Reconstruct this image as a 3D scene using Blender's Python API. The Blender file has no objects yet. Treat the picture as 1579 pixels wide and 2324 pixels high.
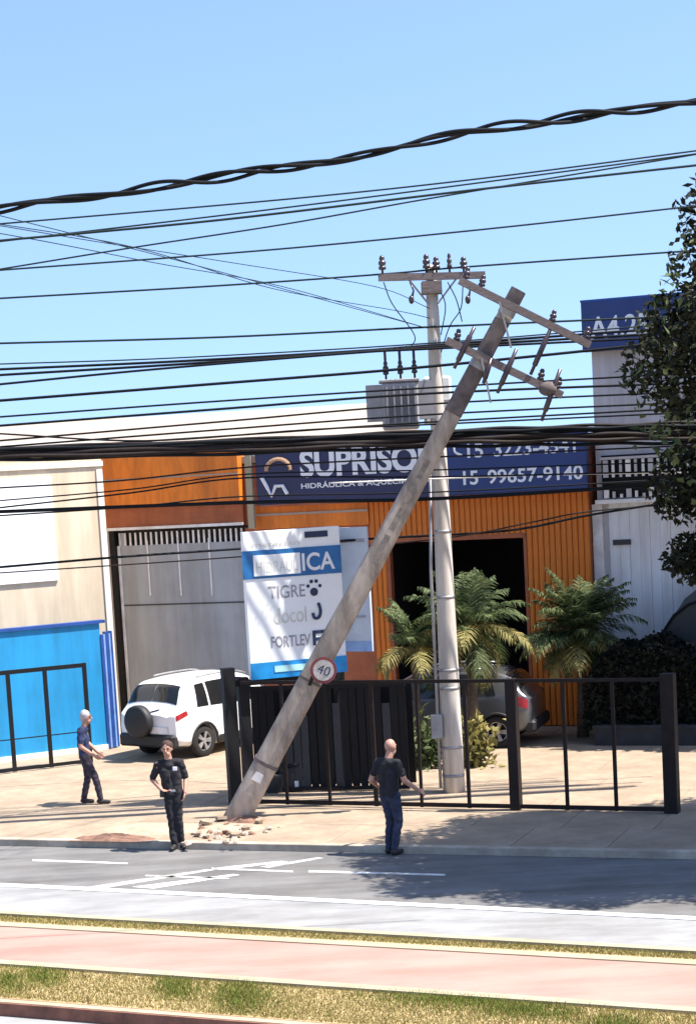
import bpy, bmesh, math, random
from mathutils import Vector, Matrix, Euler
random.seed(7)
rad = math.radians
scene = bpy.context.scene
COL = scene.collection

# ------------------------------------------------------------------ camera
PW, PH = 1579.0, 2323.4            # picture measure used for reading positions
FPX, PITCH, ROLL, CAMH = 4400.0, 7.0, -3.2, 6.0
CX, CY = 789.5, 1060 + 4400 * math.tan(rad(7.0))
cam_d = bpy.data.cameras.new('camera'); cam = bpy.data.objects.new('camera', cam_d); COL.objects.link(cam)
cam_d.sensor_fit = 'VERTICAL'; cam_d.sensor_height = 24.0
cam_d.lens = FPX / PH * 24.0
cam_d.shift_y = (CY - PH / 2) / PH
cam_d.clip_start = 0.1; cam_d.clip_end = 5000
CROT = Matrix.Rotation(rad(90 - PITCH), 3, 'X') @ Matrix.Rotation(rad(ROLL), 3, 'Z')
cam.matrix_world = Matrix.Translation((0, 0, CAMH)) @ CROT.to_4x4()
scene.camera = cam

# ------------------------------------------------------------------ sky, sun, exposure
SUN_EL, SUN_B = 60.0, 12.0          # elevation; shadows fall to the left, SUN_B degrees backwards
world = bpy.data.worlds.new('World'); scene.world = world; world.use_nodes = True
wn = world.node_tree.nodes; wl = world.node_tree.links
bg = wn['Background']; sky = wn.new('ShaderNodeTexSky'); sky.sky_type = 'NISHITA'; sky.sun_disc = False
sky.sun_elevation = rad(SUN_EL); sky.sun_rotation = rad(90 + SUN_B)
sky.air_density = 1.0; sky.dust_density = 1.2; sky.ozone_density = 3.0; sky.altitude = 600
# read the sky a little above each direction, as through clear dry air with little horizon haze
wtc = wn.new('ShaderNodeTexCoord'); wvm = wn.new('ShaderNodeVectorMath'); wvm.operation = 'MULTIPLY_ADD'
wvm.inputs[1].default_value = (1, 1, 0.82); wvm.inputs[2].default_value = (0, 0, 0.18)
wnm = wn.new('ShaderNodeVectorMath'); wnm.operation = 'NORMALIZE'
wl.new(wtc.outputs['Generated'], wvm.inputs[0]); wl.new(wvm.outputs[0], wnm.inputs[0]); wl.new(wnm.outputs[0], sky.inputs[0])
wl.new(sky.outputs[0], bg.inputs[0]); bg.inputs[1].default_value = 0.125
sun_d = bpy.data.lights.new('sun', 'SUN'); sun_d.energy = 5.0; sun_d.angle = rad(0.5); sun_d.color = (1.0, 0.945, 0.86)
sun = bpy.data.objects.new('sun', sun_d); COL.objects.link(sun)
sdir = Vector((math.cos(rad(SUN_B)) * math.cos(rad(SUN_EL)), -math.sin(rad(SUN_B)) * math.cos(rad(SUN_EL)), math.sin(rad(SUN_EL))))
sun.rotation_euler = sdir.to_track_quat('Z', 'Y').to_euler()
vs = scene.view_settings; vs.view_transform = 'Standard'; vs.look = 'None'; vs.gamma = 1.0; vs.use_curve_mapping = False
vs.exposure = 1.22

# ------------------------------------------------------------------ reading positions
CAMP = Vector((0, 0, CAMH))
def ray(u, v): return CROT @ Vector(((u - CX) / FPX, -(v - CY) / FPX, -1.0))
def G(u, v, z=0.0):
    d = ray(u, v); return CAMP + d * ((z - CAMH) / d.z)
def at(u, v, Y):
    d = ray(u, v); return CAMP + d * (Y / d.y)
class Frame:
    """an upright local frame: x along the front, y backwards, z up"""
    def __init__(s, o, ang):
        s.o = Vector((o.x, o.y, o.z)); s.ang = ang
        s.e1 = Vector((math.cos(ang), math.sin(ang), 0)); s.e2 = Vector((-math.sin(ang), math.cos(ang), 0))
    def hit(s, u, v, d=0.0):
        r = ray(u, v); p0 = s.o + s.e2 * d
        t = (p0 - CAMP).dot(s.e2) / r.dot(s.e2); p = CAMP + r * t - s.o
        return p.dot(s.e1), p.z
    def loc(s, p):
        q = p - s.o; return Vector((q.dot(s.e1), q.dot(s.e2), q.z))
    def w(s, x, y, z): return s.o + s.e1 * x + s.e2 * y + Vector((0, 0, z))

# ------------------------------------------------------------------ materials
MATS = {}
def mat(name, col, rough=0.7, var=0.12, scale=3.0, metal=0.0, bump=0.0, bscale=40.0, col2=None, spec=0.5, coat=0.0, stretch=None, stain=0.0, sscale=(.7, .7, .7), srot=0.0):
    if name in MATS: return MATS[name]
    m = bpy.data.materials.new(name); m.use_nodes = True; n = m.node_tree.nodes; l = m.node_tree.links
    b = n['Principled BSDF']; b.inputs['Roughness'].default_value = rough; b.inputs['Metallic'].default_value = metal
    b.inputs['Specular IOR Level'].default_value = spec
    if coat: b.inputs['Coat Weight'].default_value = coat; b.inputs['Coat Roughness'].default_value = 0.08
    tc = n.new('ShaderNodeTexCoord'); mp = n.new('ShaderNodeMapping'); l.new(tc.outputs['Object'], mp.inputs[0])
    if stretch: mp.inputs['Scale'].default_value = stretch
    nz = n.new('ShaderNodeTexNoise'); nz.inputs['Scale'].default_value = scale; nz.inputs['Detail'].default_value = 8; nz.inputs['Roughness'].default_value = 0.65
    l.new(mp.outputs[0], nz.inputs['Vector'])
    rp = n.new('ShaderNodeValToRGB'); c2 = col2 if col2 else tuple(c * (1 - 2.2 * var) for c in col)
    c1 = tuple(min(1, c * (1 + var)) for c in col)
    rp.color_ramp.elements[0].position = 0.3; rp.color_ramp.elements[1].position = 0.62
    rp.color_ramp.elements[0].color = (*c2, 1); rp.color_ramp.elements[1].color = (*c1, 1)
    l.new(nz.outputs['Fac'], rp.inputs[0]); l.new(rp.outputs[0], b.inputs['Base Color'])
    if stain:
        m2 = n.new('ShaderNodeMapping'); m2.inputs['Scale'].default_value = sscale; m2.inputs['Rotation'].default_value = (0, 0, srot)
        l.new(tc.outputs['Object'], m2.inputs[0])
        n3 = n.new('ShaderNodeTexNoise'); n3.inputs['Scale'].default_value = 1.0; n3.inputs['Detail'].default_value = 9; n3.inputs['Roughness'].default_value = 0.7
        l.new(m2.outputs[0], n3.inputs['Vector'])
        r3 = n.new('ShaderNodeValToRGB'); r3.color_ramp.elements[0].position = 0.38; r3.color_ramp.elements[1].position = 0.60
        k = 1 - stain; r3.color_ramp.elements[0].color = (k, k * .97, k * .94, 1); r3.color_ramp.elements[1].color = (1, 1, 1, 1)
        l.new(n3.outputs['Fac'], r3.inputs[0])
        mx = n.new('ShaderNodeMix'); mx.data_type = 'RGBA'; mx.blend_type = 'MULTIPLY'; mx.inputs[0].default_value = 1.0
        l.new(rp.outputs[0], mx.inputs[6]); l.new(r3.outputs[0], mx.inputs[7]); l.new(mx.outputs[2], b.inputs['Base Color'])
    if bump:
        n2 = n.new('ShaderNodeTexNoise'); n2.inputs['Scale'].default_value = bscale; n2.inputs['Detail'].default_value = 5
        l.new(tc.outputs['Object'], n2.inputs['Vector'])
        bp = n.new('ShaderNodeBump'); bp.inputs['Strength'].default_value = bump; bp.inputs['Distance'].default_value = 0.003
        l.new(n2.outputs['Fac'], bp.inputs['Height']); l.new(bp.outputs[0], b.inputs['Normal'])
    MATS[name] = m; return m
def leafmat(name, col, col2, trans=0.25):
    if name in MATS: return MATS[name]
    m = bpy.data.materials.new(name); m.use_nodes = True; n = m.node_tree.nodes; l = m.node_tree.links
    b = n['Principled BSDF']; b.inputs['Roughness'].default_value = 0.7; b.inputs['Specular IOR Level'].default_value = 0.25
    g = n.new('ShaderNodeNewGeometry'); rp = n.new('ShaderNodeValToRGB')
    rp.color_ramp.elements[0].color = (*col, 1); rp.color_ramp.elements[1].color = (*col2, 1)
    l.new(g.outputs['Random Per Island'], rp.inputs[0]); l.new(rp.outputs[0], b.inputs['Base Color'])
    t = n.new('ShaderNodeBsdfTranslucent'); l.new(rp.outputs[0], t.inputs[0])
    mx = n.new('ShaderNodeMixShader'); mx.inputs[0].default_value = trans
    l.new(b.outputs[0], mx.inputs[1]); l.new(t.outputs[0], mx.inputs[2]); l.new(mx.outputs[0], n['Material Output'].inputs[0])
    MATS[name] = m; return m
def glassmat(name, col=(0.012, 0.014, 0.016)):
    m = mat(name, col, rough=0.06, var=0.1, spec=0.6); return m

M_asph = mat('asphalt', (0.160, 0.155, 0.152), 0.9, 0.12, 0.8, bump=0.35, bscale=120, col2=(0.115, 0.112, 0.112), stain=.30, sscale=(.25, 2.2, 1), srot=0.36)
M_conc = mat('pale_concrete', (0.28, 0.28, 0.282), 0.85, 0.06, 0.9, bump=0.2, bscale=60, stain=.28, sscale=(.5, 1.6, 1), srot=0.36)
M_side = mat('sidewalk_concrete', (0.345, 0.27, 0.195), 0.88, 0.08, 0.7, bump=0.25, bscale=50, col2=(0.285, 0.215, 0.152), stain=.26, sscale=(1.1, 1.1, 1.1))
M_joint = mat('sidewalk_joint', (0.17, 0.13, 0.10), 0.95)
M_kerb = mat('kerb_stone', (0.44, 0.37, 0.29), 0.85, 0.12, 2.0, bump=0.3, stain=.25, sscale=(1.5, 3, 3))
M_kerbred = mat('kerb_red_soil', (0.20, 0.085, 0.055), 0.9, 0.2, 4.0, bump=0.3)
M_pink = mat('pink_path', (0.375, 0.225, 0.185), 0.85, 0.05, 0.6, bump=0.15, bscale=70, stain=.20, sscale=(.35, 1.5, 1), srot=0.36)
M_edge = mat('cream_edging', (0.34, 0.295, 0.20), 0.85, 0.08, 2.0)
M_soil = mat('dry_turf_soil', (0.36, 0.27, 0.14), 0.95, 0.15, 1.6, bump=0.5, col2=(0.27, 0.21, 0.085))
M_white = mat('road_paint', (0.74, 0.74, 0.72), 0.7, 0.06, 6.0, stain=.45, sscale=(4, 4, 4))
M_worn = mat('worn_road_paint', (0.52, 0.52, 0.50), 0.8, 0.15, 5.0, stain=.55, sscale=(4, 4, 4))
M_cream = mat('cream_wall', (0.66, 0.55, 0.41), 0.85, 0.05, 0.5, bump=0.1, stain=.20, sscale=(2.6, 2.6, .22))
M_creamp = mat('pale_plaster', (0.78, 0.74, 0.66), 0.85, 0.03, 0.6, stain=.20, sscale=(2.6, 2.6, .22))
M_bluew = mat('blue_paint', (0.012, 0.27, 0.58), 0.55, 0.06, 1.2, col2=(0.012, 0.24, 0.50), stain=.20, sscale=(2.6, 2.6, .22))
M_dblue = mat('dark_blue_paint', (0.012, 0.06, 0.26), 0.5)
M_lblue = mat('light_blue_paint', (0.22, 0.36, 0.62), 0.5)
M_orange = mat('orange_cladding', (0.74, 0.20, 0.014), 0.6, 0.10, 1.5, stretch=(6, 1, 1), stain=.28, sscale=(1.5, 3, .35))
M_brown = mat('brown_trim_and_shade', (0.36, 0.10, 0.035), 0.6, 0.08, 2.0, stretch=(1, 1, 4), stain=.25, sscale=(2, 2, .5))
M_grey = mat('grey_gate_paint', (0.335, 0.36, 0.395), 0.5, 0.06, 0.8, stain=.20, sscale=(2.6, 2.6, .22))
M_greyd = mat('grey_pillar', (0.42, 0.40, 0.41), 0.7, stain=.20, sscale=(2.6, 2.6, .22))
M_lgrey = mat('pale_bar_paint', (0.72, 0.70, 0.69), 0.6)
M_navy = mat('navy_sign_shade', (0.010, 0.017, 0.085), 0.45, 0.08, 1.0, stain=.2, sscale=(2, 2, .5))
M_royal = mat('royal_sign', (0.007, 0.032, 0.15), 0.45, 0.08, 1.0)
M_letter = mat('white_lettering', (0.72, 0.74, 0.78), 0.6, 0.03)
M_logo = mat('logo_tan', (0.42, 0.26, 0.16), 0.6)
M_black = mat('black_paint', (0.008, 0.0075, 0.009), 0.6, 0.1, spec=0.25)
M_rust = mat('dark_brown_iron', (0.016, 0.010, 0.009), 0.65, 0.2, 6, spec=0.25)
M_dgrey = mat('charcoal', (0.032, 0.033, 0.037), 0.6)
M_planter = mat('planter_shade_dark', (0.028, 0.028, 0.032), 0.85, 0.2, 3)  # near-black, the shade by the hedge put into the planter colour
M_pole = mat('pole_concrete', (0.60, 0.55, 0.50), 0.85, 0.10, 2.5, bump=0.35, bscale=30, stretch=(1, 1, 0.25), stain=.28, sscale=(5, 5, .5))
M_polel = mat('weathered_pole_concrete', (0.37, 0.31, 0.26), 0.9, 0.16, 3.0, bump=0.4, bscale=30, stretch=(1, 1, 0.3), stain=.35, sscale=(3, 3, .9))
M_poler = mat('pole_recess_shade', (0.25, 0.21, 0.18), 0.9, 0.2, 8.0)
M_poled = mat('pole_dark_recess', (0.13, 0.105, 0.10), 0.9, 0.2, 5.0)
M_wood = mat('weathered_crossarm', (0.17, 0.135, 0.13), 0.9, 0.2, 6.0, stretch=(1, 6, 6))
M_steel = mat('galvanised_steel', (0.30, 0.30, 0.315), 0.45, 0.12, 4.0, metal=0.4)
M_trafo = mat('transformer_grey', (0.32, 0.31, 0.33), 0.5, 0.08, 3.0)
M_porc = mat('porcelain', (0.05, 0.035, 0.04), 0.25)
M_wire = mat('cable_sheath', (0.006, 0.008, 0.011), 0.7, spec=0.15)
M_wireg = mat('cable_green_patina', (0.012, 0.024, 0.026), 0.7, spec=0.2)
M_tile = mat('pale_roof_sheet', (0.36, 0.30, 0.25), 0.85, 0.06, 0.8)
M_lilac = mat('grey_lilac_wall', (0.56, 0.54, 0.57), 0.8, 0.05, 0.8, stain=.20, sscale=(2.6, 2.6, .22))
M_wall2 = mat('white_corrugated_wall', (0.74, 0.75, 0.78), 0.6, 0.04, 0.8, stain=.20, sscale=(2.6, 2.6, .22))
M_trunk = mat('bark', (0.10, 0.07, 0.05), 0.95, 0.25, 6, bump=0.6)
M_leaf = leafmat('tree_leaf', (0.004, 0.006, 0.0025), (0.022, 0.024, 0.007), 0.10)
M_palm = leafmat('palm_leaf', (0.02, 0.042, 0.014), (0.15, 0.18, 0.075), 0.25)
M_palmy = leafmat('palm_leaf_yellow', (0.12, 0.12, 0.04), (0.36, 0.30, 0.11), 0.3)
M_hedge = leafmat('hedge_leaf', (0.003, 0.004, 0.0025), (0.006, 0.008, 0.004), 0.03)  # near-black leaves, deep shade put into their colour
M_dry = leafmat('dry_grass', (0.36, 0.265, 0.11), (0.22, 0.205, 0.06), 0.25)
M_green = leafmat('green_grass', (0.08, 0.13, 0.015), (0.20, 0.22, 0.04), 0.2)
M_carw = mat('white_car_paint', (0.76, 0.76, 0.77), 0.3, 0.015, coat=0.7)
M_cars = mat('silver_car_paint', (0.11, 0.112, 0.12), 0.32, 0.03, metal=0.5, coat=0.6)
M_glass = glassmat('car_glass')
M_plast = mat('black_plastic', (0.014, 0.014, 0.016), 0.6)
M_rubber = mat('tyre_rubber', (0.014, 0.013, 0.013), 0.85)
M_rim = mat('alloy_rim', (0.42, 0.42, 0.44), 0.35, metal=0.7)
M_red = mat('tail_light_red', (0.30, 0.012, 0.014), 0.2)
M_signred = mat('sign_red', (0.17, 0.03, 0.035), 0.5)
M_signwhite = mat('sign_white', (0.40, 0.37, 0.345), 0.6, 0.2, 8)
M_cyan = mat('sign_cyan', (0.01, 0.26, 0.62), 0.45)
M_header = mat('sign_header_blue', (0.012, 0.13, 0.36), 0.45)
M_ltcyan = mat('sign_light_cyan', (0.45, 0.78, 0.80), 0.5)
M_panel = mat('sign_white_panel', (0.80, 0.82, 0.84), 0.5, 0.02)
M_sideboard = mat('sign_shaded_panel', (0.46, 0.52, 0.60), 0.55, 0.06, 3)
M_ink = mat('sign_grey_ink', (0.30, 0.29, 0.33), 0.6, 0.1)
M_inkd = mat('sign_navy_ink', (0.015, 0.03, 0.08), 0.6)
M_inkp = mat('sign_pale_ink', (0.62, 0.62, 0.58), 0.6)
M_skin = mat('skin', (0.42, 0.22, 0.16), 0.55, 0.06, 12)
M_skind = mat('skin_tan', (0.30, 0.16, 0.11), 0.55, 0.06, 12)
M_navycl = mat('navy_cloth', (0.022, 0.035, 0.10), 0.9, 0.2, 10, bump=0.3)
M_blackcl = mat('black_cloth', (0.013, 0.012, 0.017), 0.9, 0.2, 10, bump=0.3)
M_denim = mat('dark_denim', (0.024, 0.030, 0.062), 0.9, 0.2, 12, bump=0.3)
M_purple = mat('dark_trousers', (0.030, 0.024, 0.040), 0.9, 0.2, 12, bump=0.3)
M_shoe = mat('dark_shoe', (0.02, 0.016, 0.016), 0.6)
M_hairg = mat('grey_hair', (0.36, 0.37, 0.39), 0.85)
M_hairb = mat('brown_hair', (0.05, 0.025, 0.018), 0.8)
M_badge = mat('badge_white', (0.7, 0.7, 0.75), 0.5)
M_eye = mat('eye_dark', (0.02, 0.015, 0.012), 0.3)
M_lip = mat('lip', (0.30, 0.11, 0.09), 0.5)
M_rubble = mat('rubble_concrete', (0.38, 0.31, 0.25), 0.95, 0.2, 5, bump=0.5)
M_sand = mat('sand_patch', (0.37, 0.29, 0.21), 0.95, 0.12, 4, bump=0.5)
M_rubbled = mat('rubble_brown_soil', (0.20, 0.11, 0.075), 0.95, 0.2, 5, bump=0.5)
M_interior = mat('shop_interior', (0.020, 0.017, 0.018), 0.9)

# ------------------------------------------------------------------ builders
def linkm(name, me, m, parent=None, smooth=False):
    o = bpy.data.objects.new(name, me); COL.objects.link(o)
    if m is not None and len(me.materials) == 0: me.materials.append(m)
    if parent: o.parent = parent
    if smooth:
        for p in me.polygons: p.use_smooth = True
    return o
def obj(name, bm, m, parent=None, smooth=False, doubles=False):
    me = bpy.data.meshes.new(name)
    bmesh.ops.recalc_face_normals(bm, faces=bm.faces[:])
    bm.to_mesh(me); bm.free()
    return linkm(name, me, m, parent, smooth)
def pyobj(name, vs_, fs, m, parent=None, smooth=False):
    me = bpy.data.meshes.new(name); me.from_pydata(vs_, [], fs); me.update()
    return linkm(name, me, m, parent, smooth)
def tag(o, label, cat, group=None, kind=None):
    if label: o['label'] = label
    if cat: o['category'] = cat
    if group: o['group'] = group
    if kind: o['kind'] = kind
    return o
def empty(name, loc, rz, label, cat, group=None):
    o = bpy.data.objects.new(name, None); COL.objects.link(o)
    o.location = loc; o.rotation_euler = (0, 0, rz); o.empty_display_size = 0.1
    return tag(o, label, cat, group)
def thing(name, fr, label, cat, group=None): return empty(name, fr.o, fr.ang, label, cat, group)
def box(bm, x0, x1, y0, y1, z0, z1, bev=0.0):
    r = bmesh.ops.create_cube(bm, size=1.0)
    for v in r['verts']:
        v.co = Vector((x0 + (v.co.x + .5) * (x1 - x0), y0 + (v.co.y + .5) * (y1 - y0), z0 + (v.co.z + .5) * (z1 - z0)))
    if bev > 0:
        es = list({e for v in r['verts'] for e in v.link_edges})
        bmesh.ops.bevel(bm, geom=es, offset=bev, segments=1, affect='EDGES')
    return bm
def bx(name, x0, x1, y0, y1, z0, z1, m, parent=None, bev=0.0):
    return obj(name, box(bmesh.new(), min(x0, x1), max(x0, x1), min(y0, y1), max(y0, y1), min(z0, z1), max(z0, z1), bev), m, parent)
def tube(bm, pts, radii, n=8, cap=True):
    pts = [Vector(p) for p in pts]
    if not isinstance(radii, (list, tuple)): radii = [radii] * len(pts)
    rings = []; prev = None
    for i, p in enumerate(pts):
        t = (pts[min(i + 1, len(pts) - 1)] - pts[max(i - 1, 0)]).normalized()
        if prev is None:
            a = Vector((0, 0, 1)) if abs(t.z) < 0.9 else Vector((1, 0, 0))
            x = t.cross(a).normalized()
        else:
            x = (prev - t * prev.dot(t)).normalized()
        prev = x; y = t.cross(x)
        rings.append([bm.verts.new(p + (x * math.cos(2 * math.pi * k / n) + y * math.sin(2 * math.pi * k / n)) * radii[i]) for k in range(n)])
    for a, b in zip(rings, rings[1:]):
        for k in range(n): bm.faces.new((a[k], a[(k + 1) % n], b[(k + 1) % n], b[k]))
    if cap:
        bm.faces.new(rings[0][::-1]); bm.faces.new(rings[-1])
    return bm
def bar(bm, a, b, w, d):
    """a square bar from a to b"""
    a = Vector(a); b = Vector(b); t = (b - a).normalized()
    up = Vector((0, 0, 1)) if abs(t.z) < .95 else Vector((0, 1, 0))
    x = t.cross(up).normalized() * (w / 2); y = x.cross(t).normalized() * (d / 2)
    q = [[bm.verts.new(p + s1 * x + s2 * y) for s1, s2 in ((-1, -1), (1, -1), (1, 1), (-1, 1))] for p in (a, b)]
    for k in range(4): bm.faces.new((q[0][k], q[0][(k + 1) % 4], q[1][(k + 1) % 4], q[1][k]))
    bm.faces.new(q[0][::-1]); bm.faces.new(q[1]); return bm
def lathe(bm, prof, c=(0, 0, 0), n=16, axis='Z', cap=True):
    rings = []
    for r, h in prof:
        ring = []
        for k in range(n):
            a = 2 * math.pi * k / n; x, y = r * math.cos(a), r * math.sin(a)
            p = (x, y, h) if axis == 'Z' else ((x, h, y) if axis == 'Y' else (h, x, y))
            ring.append(bm.verts.new(Vector(p) + Vector(c)))
        rings.append(ring)
    for a, b in zip(rings, rings[1:]):
        for k in range(n): bm.faces.new((a[k], a[(k + 1) % n], b[(k + 1) % n], b[k]))
    if cap: bm.faces.new(rings[0]); bm.faces.new(rings[-1])
    return bm
def sphere(bm, c, r, sc=(1, 1, 1), seg=10, rings=7, rot=None):
    res = bmesh.ops.create_uvsphere(bm, u_segments=seg, v_segments=rings, radius=r)
    for v in res['verts']:
        p = Vector((v.co.x * sc[0], v.co.y * sc[1], v.co.z * sc[2]))
        if rot: p.rotate(rot)
        v.co = p + Vector(c)
    return bm
def text(name, s, x, z, h, w, y, m, parent, bold=0.0, depth=0.006):
    """flat letters in the local x-z plane, facing -y: left end x, base z, height h, width w"""
    cu = bpy.data.curves.new(name, 'FONT'); cu.body = s; cu.size = 1.0; cu.extrude = 0.0; cu.offset = bold
    o = bpy.data.objects.new(name + '_tmp', cu); COL.objects.link(o)
    dg = bpy.context.evaluated_depsgraph_get(); me = bpy.data.meshes.new_from_object(o.evaluated_get(dg))
    bpy.data.objects.remove(o); bpy.data.curves.remove(cu)
    xs = [v.co.x for v in me.vertices]; ys = [v.co.y for v in me.vertices]
    x0, x1, y0, y1 = min(xs), max(xs), min(ys), max(ys)
    for v in me.vertices:
        v.co = Vector((x + (v.co.x - x0) / (x1 - x0) * w, y, z + (v.co.y - y0) / (y1 - y0) * h))
    me.materials.clear(); me.update()
    return linkm(name, me, m, parent)
def remeshed(name, bm, voxel, m, parent, smooth_it=4, wrinkle=0.0, seed=0):
    me = bpy.data.meshes.new(name); bm.to_mesh(me); bm.free()
    o = bpy.data.objects.new(name + '_tmp', me); COL.objects.link(o)
    md = o.modifiers.new('r', 'REMESH'); md.mode = 'VOXEL'; md.voxel_size = voxel
    sm = o.modifiers.new('s', 'SMOOTH'); sm.iterations = smooth_it; sm.factor = 0.5
    dg = bpy.context.evaluated_depsgraph_get(); dg.update()
    me2 = bpy.data.meshes.new_from_object(o.evaluated_get(dg)); me2.name = name
    bpy.data.objects.remove(o); bpy.data.meshes.remove(me)
    if wrinkle:
        from mathutils import noise
        ns = [v.normal.copy() for v in me2.vertices]
        for v, nn in zip(me2.vertices, ns):
            q = Vector((v.co.x * 9 + seed, v.co.y * 9, v.co.z * 16))
            v.co += nn * noise.noise(q) * wrinkle
    me2.materials.clear()
    return linkm(name, me2, m, parent, True)
def cr(pts, n=10):
    """Catmull-Rom through points"""
    P = [Vector(p) for p in pts]; P = [P[0] * 2 - P[1]] + P + [P[-1] * 2 - P[-2]]; out = []
    for i in range(1, len(P) - 2):
        a, b, c, d = P[i - 1:i + 3]
        for k in range(n):
            t = k / n
            out.append(0.5 * ((2 * b) + (c - a) * t + (2 * a - 5 * b + 4 * c - d) * t * t + (3 * b - 3 * c + d - a) * t ** 3))
    out.append(P[-2]); return out

# ================================================================== ground
def line_pts(uv0, uv1, z, ext):
    a, b = G(*uv0, z), G(*uv1, z); t = (b - a).normalized(); return a - t * ext, b + t * ext
def strip(name, l0, l1, z, m, ext=14, parent=None, kind='structure', seg=1):
    a, b = line_pts(*l0, z, ext); c, d = line_pts(*l1, z, ext)
    o = pyobj(name, [a, b, d, c], [(0, 1, 2, 3)], m, parent)
    if kind and not parent: o['kind'] = kind
    return o
gnd = pyobj('ground', [(-600, -200, -0.06), (600, -200, -0.06), (600, 2500, -0.06), (-600, 2500, -0.06)], [(0, 1, 2, 3)], M_soil); gnd['kind'] = 'structure'

K0, K1 = G(0, 1919, 0), G(1579, 1950, 0)            # far kerb at road level
RANG = math.atan2(K1.y - K0.y, K1.x - K0.x)
ROAD = Frame((K0 + K1) / 2, RANG)                    # x along the road, y back from the kerb
def rl(u, v, z=0.0): return ROAD.loc(G(u, v, z))
# road sheet
LW = ((0, 2008), (1579, 2085))                       # white edge line
a0, a1 = line_pts(*LW, 0, 16)
o = pyobj('road', [ROAD.w(-24, 0.0, 0), ROAD.w(24, 0.0, 0), a1, a0], [(3, 2, 1, 0)], M_asph); o['kind'] = 'structure'
# concrete gutter apron, in slabs with joints
ap = pyobj('concrete_apron', [a0 + Vector((0, 0, -.002)), a1 + Vector((0, 0, -.002)), *[p + Vector((0, 0, -.002)) for p in line_pts((1579, 2158), (0, 2073), 0, 16)]], [(0, 1, 2, 3)], M_joint)
ap['kind'] = 'structure'
b0, b1 = line_pts((0, 2070), (1579, 2156), 0, 16); c0, c1 = line_pts((0, 2014), (1579, 2091), 0, 16)
NS = 1
for i in range(NS):
    f0, f1 = i / NS, (i + 1) / NS - 0.0006
    p = [b0.lerp(b1, f0), b0.lerp(b1, f1), c0.lerp(c1, f1), c0.lerp(c1, f0)]
    bm = bmesh.new(); lo = [bm.verts.new(q) for q in p]; hi = [bm.verts.new(q + Vector((0, 0, .012))) for q in p]
    bm.faces.new(hi)
    for k in range(4): bm.faces.new((lo[k], lo[(k + 1) % 4], hi[(k + 1) % 4], hi[k]))
    obj('slab', bm, M_conc, ap)
# median island: kerbed bed carrying grass and the pink path
def prism(name, quad, z0, z1, m, parent=None):
    bm = bmesh.new(); lo = [bm.verts.new((q.x, q.y, z0)) for q in quad]; hi = [bm.verts.new((q.x, q.y, z1)) for q in quad]
    bm.faces.new(hi)
    for k in range(4): bm.faces.new((lo[k], lo[(k + 1) % 4], hi[(k + 1) % 4], hi[k]))
    return obj(name, bm, m, parent)
def quad(l0, l1, z, ext=14):
    a, b = line_pts(*l0, z, ext); c, d = line_pts(*l1, z, ext); return [a, b, d, c]
Lk1 = ((0, 2066), (1579, 2151)); Lk2 = ((0, 2072), (1579, 2158))       # pale kerb on the road side
Lp1 = ((0, 2091), (1579, 2178)); Lp2 = ((0, 2100), (1579, 2188))       # upper edging
Lp3 = ((0, 2177), (1579, 2285)); Lp4 = ((0, 2186), (1579, 2295))       # lower edging
Ln1 = ((0, 2264), (1579, 2385)); Ln2 = ((0, 2276), (1579, 2398))       # near kerb
med = prism('median_island', quad(Lk2, Ln1, 0.07), -0.05, 0.07, M_soil); med['kind'] = 'structure'
k = prism('kerb', quad(Lk1, Lk2, 0.11), -0.04, 0.11, M_edge); k['kind'] = 'structure'
k = prism('kerb', quad(Ln1, Ln2, 0.12), -0.05, 0.12, M_kerbred); k['kind'] = 'structure'
kt = prism('kerb_top', quad(((0, 2266), (1579, 2387)), ((0, 2273), (1579, 2395)), 0.124), 0.118, 0.126, M_edge, None); kt['kind'] = 'structure'
k = prism('gutter_step', quad(Ln2, ((0, 2292), (1579, 2416)), 0.02), -0.05, 0.02, M_kerbred); k['kind'] = 'structure'
pth = prism('pink_path', quad(Lp2, Lp3, 0.09), 0.0, 0.09, M_pink); pth['kind'] = 'structure'
for L in ((Lp1, Lp2), (Lp3, Lp4)):
    e = prism('edging', quad(*L, 0.105), 0.0, 0.105, M_edge); e['kind'] = 'structure'
nr = strip('near_road', ((0, 2292), (1579, 2416)), ((0, 2900), (1579, 3000)), -0.03, M_conc); 
# white edge line and other road markings
def mark(name, p, m, z=0.004):
    o = pyobj(name, [G(*q, z) for q in p], [tuple(range(len(p)))], m); o['kind'] = 'structure'; return o
q = quad(((0, 2003), (1579, 2079)), ((0, 2011), (1579, 2087)), 0.016)
edgeline = prism('road_edge_line', q, 0.0, 0.016, M_white); edgeline['kind'] = 'structure'
mark('road_marking', [(75, 1953.5), (290, 1960.5), (290, 1957), (75, 1949.5)], M_white)
mark('road_marking', [(700, 1979), (1010, 1987), (1010, 1983), (700, 1974.5)], M_white)
mark('road_marking', [(200, 2012), (470, 1972), (488, 1974), (240, 2015)], M_worn)
mark('road_marking', [(300, 2012), (530, 1983), (545, 1985), (350, 2016)], M_white)
mark('road_marking', [(480, 1970), (640, 1953), (655, 1955.5), (500, 1974)], M_white)
mark('road_marking', [(590, 1966), (720, 1945), (735, 1947), (610, 1969)], M_worn)
mark('road_marking', [(480, 1972), (665, 1979), (665, 1975.5), (480, 1968.5)], M_white)
mark('road_marking', [(330, 1988), (520, 1995), (520, 1991.5), (330, 1984.5)], M_worn)
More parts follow.
